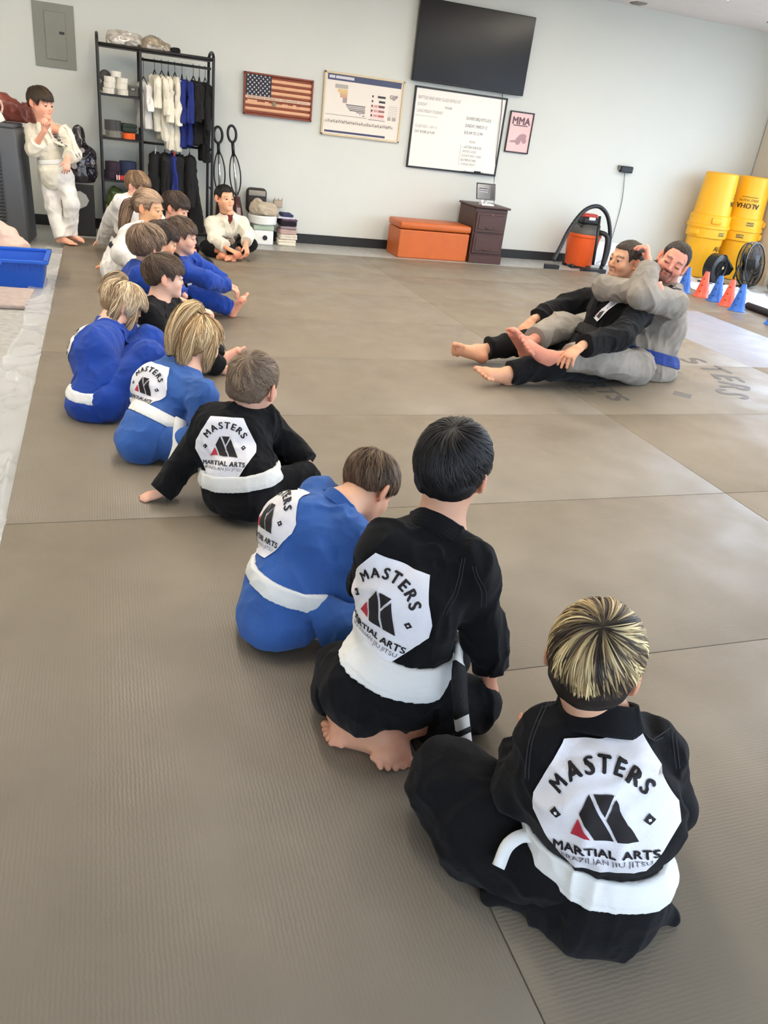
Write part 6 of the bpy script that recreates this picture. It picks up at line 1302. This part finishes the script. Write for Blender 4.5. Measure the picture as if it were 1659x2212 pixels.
kid('K9', 'child in blue in profile reaching forward to hold the toes of an outstretched leg', .0045, hbody=.0038,
    s=.84, hs=.98, fw=(.97, -.1, 0), hf=(.93, -.22, -.12), skin=(238, 186, 158), seed=38,
    haircol=[(54, 41, 32), (82, 64, 50), (108, 88, 70)], nape=-.058, ear=.010, burn=-.02, fringe=.028, over=.005,
    hthick=.013, strands=1900, hlen=.055, streak=5, lift=.007, sw=.0022, jacket='royal', belt='white', waist=.12, beltw=.032, sleeve=.064, cuffR=.93,
    handR=((.75, -.1, -.35), (-.3, .1, -.9), .95, 1, .5), footR=((.45, -.1, .85), (-.75, .1, .5), 1.0), handL=((.8, -.1, -.3), (-.2, -.1, -.9)), colr=.066, tr=.075, hemR=.92)
kid('K10', 'child in white with long brown hair tied in a low ponytail, in profile', .005, hbody=.004,
    s=.88, hs=1.04, fw=(.85, -.5, 0), hf=(.85, -.5, -.14), skin=(234, 180, 136), seed=41,
    haircol=[(80, 60, 46), (136, 110, 88), (180, 152, 126)], nape=-.060, ear=-.004, burn=-.02, fringe=.055, over=.004,
    hthick=.012, strands=2000, hlen=.075, streak=7, swirl=.1, lift=.005, sw=.0022, whorl=(0, -.95, -.1),
    tails=[([(0, -.10, -.005), (-.005, -.15, -.02), (.005, -.165, -.09), (.02, -.165, -.18), (.03, -.16, -.26)], (.022, .044, .046, .038, .018), 1300)],
    hairx=[((0, -.07, .03), (0, -.11, .0), .06, .035)], jacket='white', trousers='black', belt='black', waist=.11, beltw=.02, sleeve=.068, bulk=1.1, colr=.066,
    footR=((-.8, .5, -.1), (-.1, -.5, .8), 1.0), jx=[((.14, 6.25, .2), (.12, 6.22, .10), .15, .165, .05, .85, (0, 0, 1))])
kid('K11', 'light-brown-haired child in white propped on a straight arm, farthest of the row on the left', .0052, hbody=.0044,
    s=.86, hs=.97, fw=(.85, -.3, 0), hf=(.78, -.55, -.30), skin=(244, 194, 172), seed=45,
    haircol=[(94, 72, 52), (130, 102, 76), (158, 130, 100)], nape=-.055, ear=.006, burn=-.015, fringe=.03, over=.005,
    hthick=.014, strands=1500, hlen=.06, streak=6, lift=.006, sw=.0025, jacket='white', belt='grey', waist=.12, beltw=.025, sleeve=.075, bulk=1.15,
    handR=((-.8, .2, -.2), (0, 0, -1)), colr=.068, cuffR=.93)
kid('K12', 'dark-haired child half hidden under the hanging dark uniforms, in black', .0055, hbody=.0045,
    s=.84, hs=1.0, fw=(.9, -.3, 0), hf=(.85, -.45, -.3), skin=(236, 180, 152), seed=49,
    haircol=[(40, 30, 24), (62, 47, 38), (84, 66, 52)], nape=-.055, ear=.004, burn=-.015, fringe=.025, over=.005,
    hthick=.015, strands=1400, hlen=.06, streak=5, lift=.006, sw=.0025, jacket='black', belt='white', waist=.12, colr=.066)
kid('K13', 'child in white standing with fist on chin, leaning on the dark cooler', .0048, hbody=.0038,
    s=.90, hs=1.05, fw=(.72, -.69, 0), hf=(.72, -.66, -.16), skin=(238, 182, 156), seed=52, hemz=.43,
    haircol=[(46, 36, 26), (66, 52, 38), (88, 70, 52)], nape=-.055, ear=.008, burn=-.02, fringe=.030, over=.008,
    hthick=.015, strands=1800, hlen=.06, streak=5, lift=.007, sw=.0022, jacket='cream', trousers='white', belt='white', waist=.10, beltw=.02, sleeve=.066, bulk=1.0,
    handR=((.1, -.15, .95), (-.2, -.9, 0), .95, 1, 1.1), handL=((-.1, -.2, -.95), (-.3, .8, 0), .95, -1, .3), cuffR=.35, colr=.068, colw=.042,
    footL=((.85, -.5, 0), (0, 0, 1)), footR=((.8, -.55, 0), (0, 0, 1)), hemL=.97, hemR=1.0, tr=.066, lapel=1,
    badges=[('t', (-.43, 7.80, .48), (.2, -.97, 0), (0, 0, 1), .05, .04, None, [(INKM, MARK)]), ('j', (-.345, 7.80, .86), (.5, -.85, .1), (-.25, 0, 1), .018, .13, None, [(GREYM, [[(-.4, -.5 + i * .17), (.4, -.5 + i * .17), (.4, -.39 + i * .17), (-.4, -.39 + i * .17)] for i in range(6)])])],
    jx=[((-.40, 7.9, .60), (-.39, 7.9, .54), .12, .13, .05, .72, (.72, -.69, 0))], jsub=[((-.372, 7.832, .925), (.045, .055, .085))])
kid('K14', 'black-haired child in white jacket and black trousers sitting cross-legged by the vacuum cleaners', .0048, hbody=.0038,
    s=.86, hs=.98, fw=(.25, -.97, 0), hf=(.42, -.90, .02), skin=(236, 176, 140), seed=56,
    haircol=[(16, 14, 14), (26, 23, 22), (40, 36, 34)], nape=-.045, ear=.012, burn=-.005, fringe=.056, over=.002,
    hthick=.009, strands=1600, hlen=.04, streak=4, lift=.005, sw=.0020, jacket='cream', trousers='black', belt='grey', waist=.12, beltw=.02, sleeve=.064, bulk=1.05,
    handL=((.1, -.4, -.7), (-.3, .2, -.8), .95), handR=((.75, -.3, -.3), (.1, .3, -.9), .95), colr=.066, colw=.042, shirt=(120, 44, 36), jsub=[((1.10, 7.615, .335), (.036, .055, .075))],
    footL=((.7, -.3, 0), (0, -.5, .8), .9), footR=((-.7, -.3, 0), (0, -.4, .9), .9),
    belttails=[([(1.09, 7.56, .17), (1.12, 7.50, .12), (1.17, 7.44, .06)], .020, (.2, -.8, .6))])
kid('C1', 'man in black leaning back with legs outstretched, held around the neck', .005, hbody=.0038,
    s=1.17, hs=1.13, fw=(-.98, -.12, 0), hf=(-.99, -.10, .02), hu=(.22, 0, .97), skin=(218, 164, 130), seed=60, hemz=0,
    haircol=[(46, 38, 30), (64, 54, 44), (84, 74, 62)], nape=-.045, ear=.014, burn=-.008, fringe=.055, over=.0,
    hthick=.003, strands=2200, hlen=.02, streak=3, lift=.002, sw=.0010, jacket='black', belt='black', waist=.10, beltw=.03, sleeve=.058, bulk=1.05, beard=.35, adult=1,
    handL=((-.75, -.25, -.45), (.2, .1, -.95), .98, -1, .30, .2), handR=((-.72, -.2, -.60), (-.1, .1, -.95), .98, 1, .25, .12),
    footL=((-.88, -.28, .35), (.35, -.3, .9), 1.0), footR=((-.93, 0, .30), (.15, .8, .5), 1.0), cuff=.85, cuffL=.93, colr=.074, hemL=.93, hemR=.80, tr=.062,
    badges=[('J', (2.948, 4.192, .431), (-.80, -.27, .54), (.096, -.05, .147), .048, .19, PATCHM, [(INKM, TRI[1:]), (REDM, TRI[:1]), (GREYM, [[(.0, y), (.3, y), (.3, y + .025), (.0, y + .025)] for y in (.0, .06, .12, .18, .24, .30, .36)])])],
    jx=[((3.0, 4.25, .22), (2.92, 4.22, .14), .17, .16, .05, .8, (.3, 0, 1))])
kid('C2', 'stocky bearded man in grey with closed eyes wrapping both arms around the other man', .005, hbody=.0038,
    s=1.20, hs=1.20, fw=(-.97, -.22, 0), hf=(-.62, -.78, -.06), hu=(.36, -.12, .9), skin=(224, 160, 138), seed=64, hemz=0, eyes='closed', beard=.95, adult=1,
    haircol=[(38, 28, 24), (46, 36, 30), (56, 46, 40)], nape=-.045, ear=.014, burn=-.02, fringe=.066, over=.0,
    hthick=.0015, strands=2200, hlen=.014, streak=3, lift=.0015, sw=.0009, jacket='grey', belt='blue', waist=.06, beltw=.030, sleeve=.056, th=.080, bulk=1.10, width=1.02,
    handL=((-.05, .5, .85), (-.6, .6, 0), .95, -1, .6), handR=((.8, -.15, .2), (-.1, .7, -.3), .95, 1, .7), cuffL=.90, cuffR=.95, cutarms='L', colr=.080, lapel=1,
    footL=((-.72, -.1, .62), (.55, -.35, .65), 1.0), footR=((-.62, -.25, .72), (.6, .1, .6), 1.0), hemL=.62, hemR=.75, tr=.066,
    badges=[('j', (3.342, 4.14, .60), (-.2, -.75, .6), (-.3, .3, .8), .13, .085, BELTM['black'], [(PATCHM, LION)])],
    jx=[((3.38, 4.27, .14), (3.42, 4.27, .05), .19, .20, .05, .8, (0, 0, 1))])
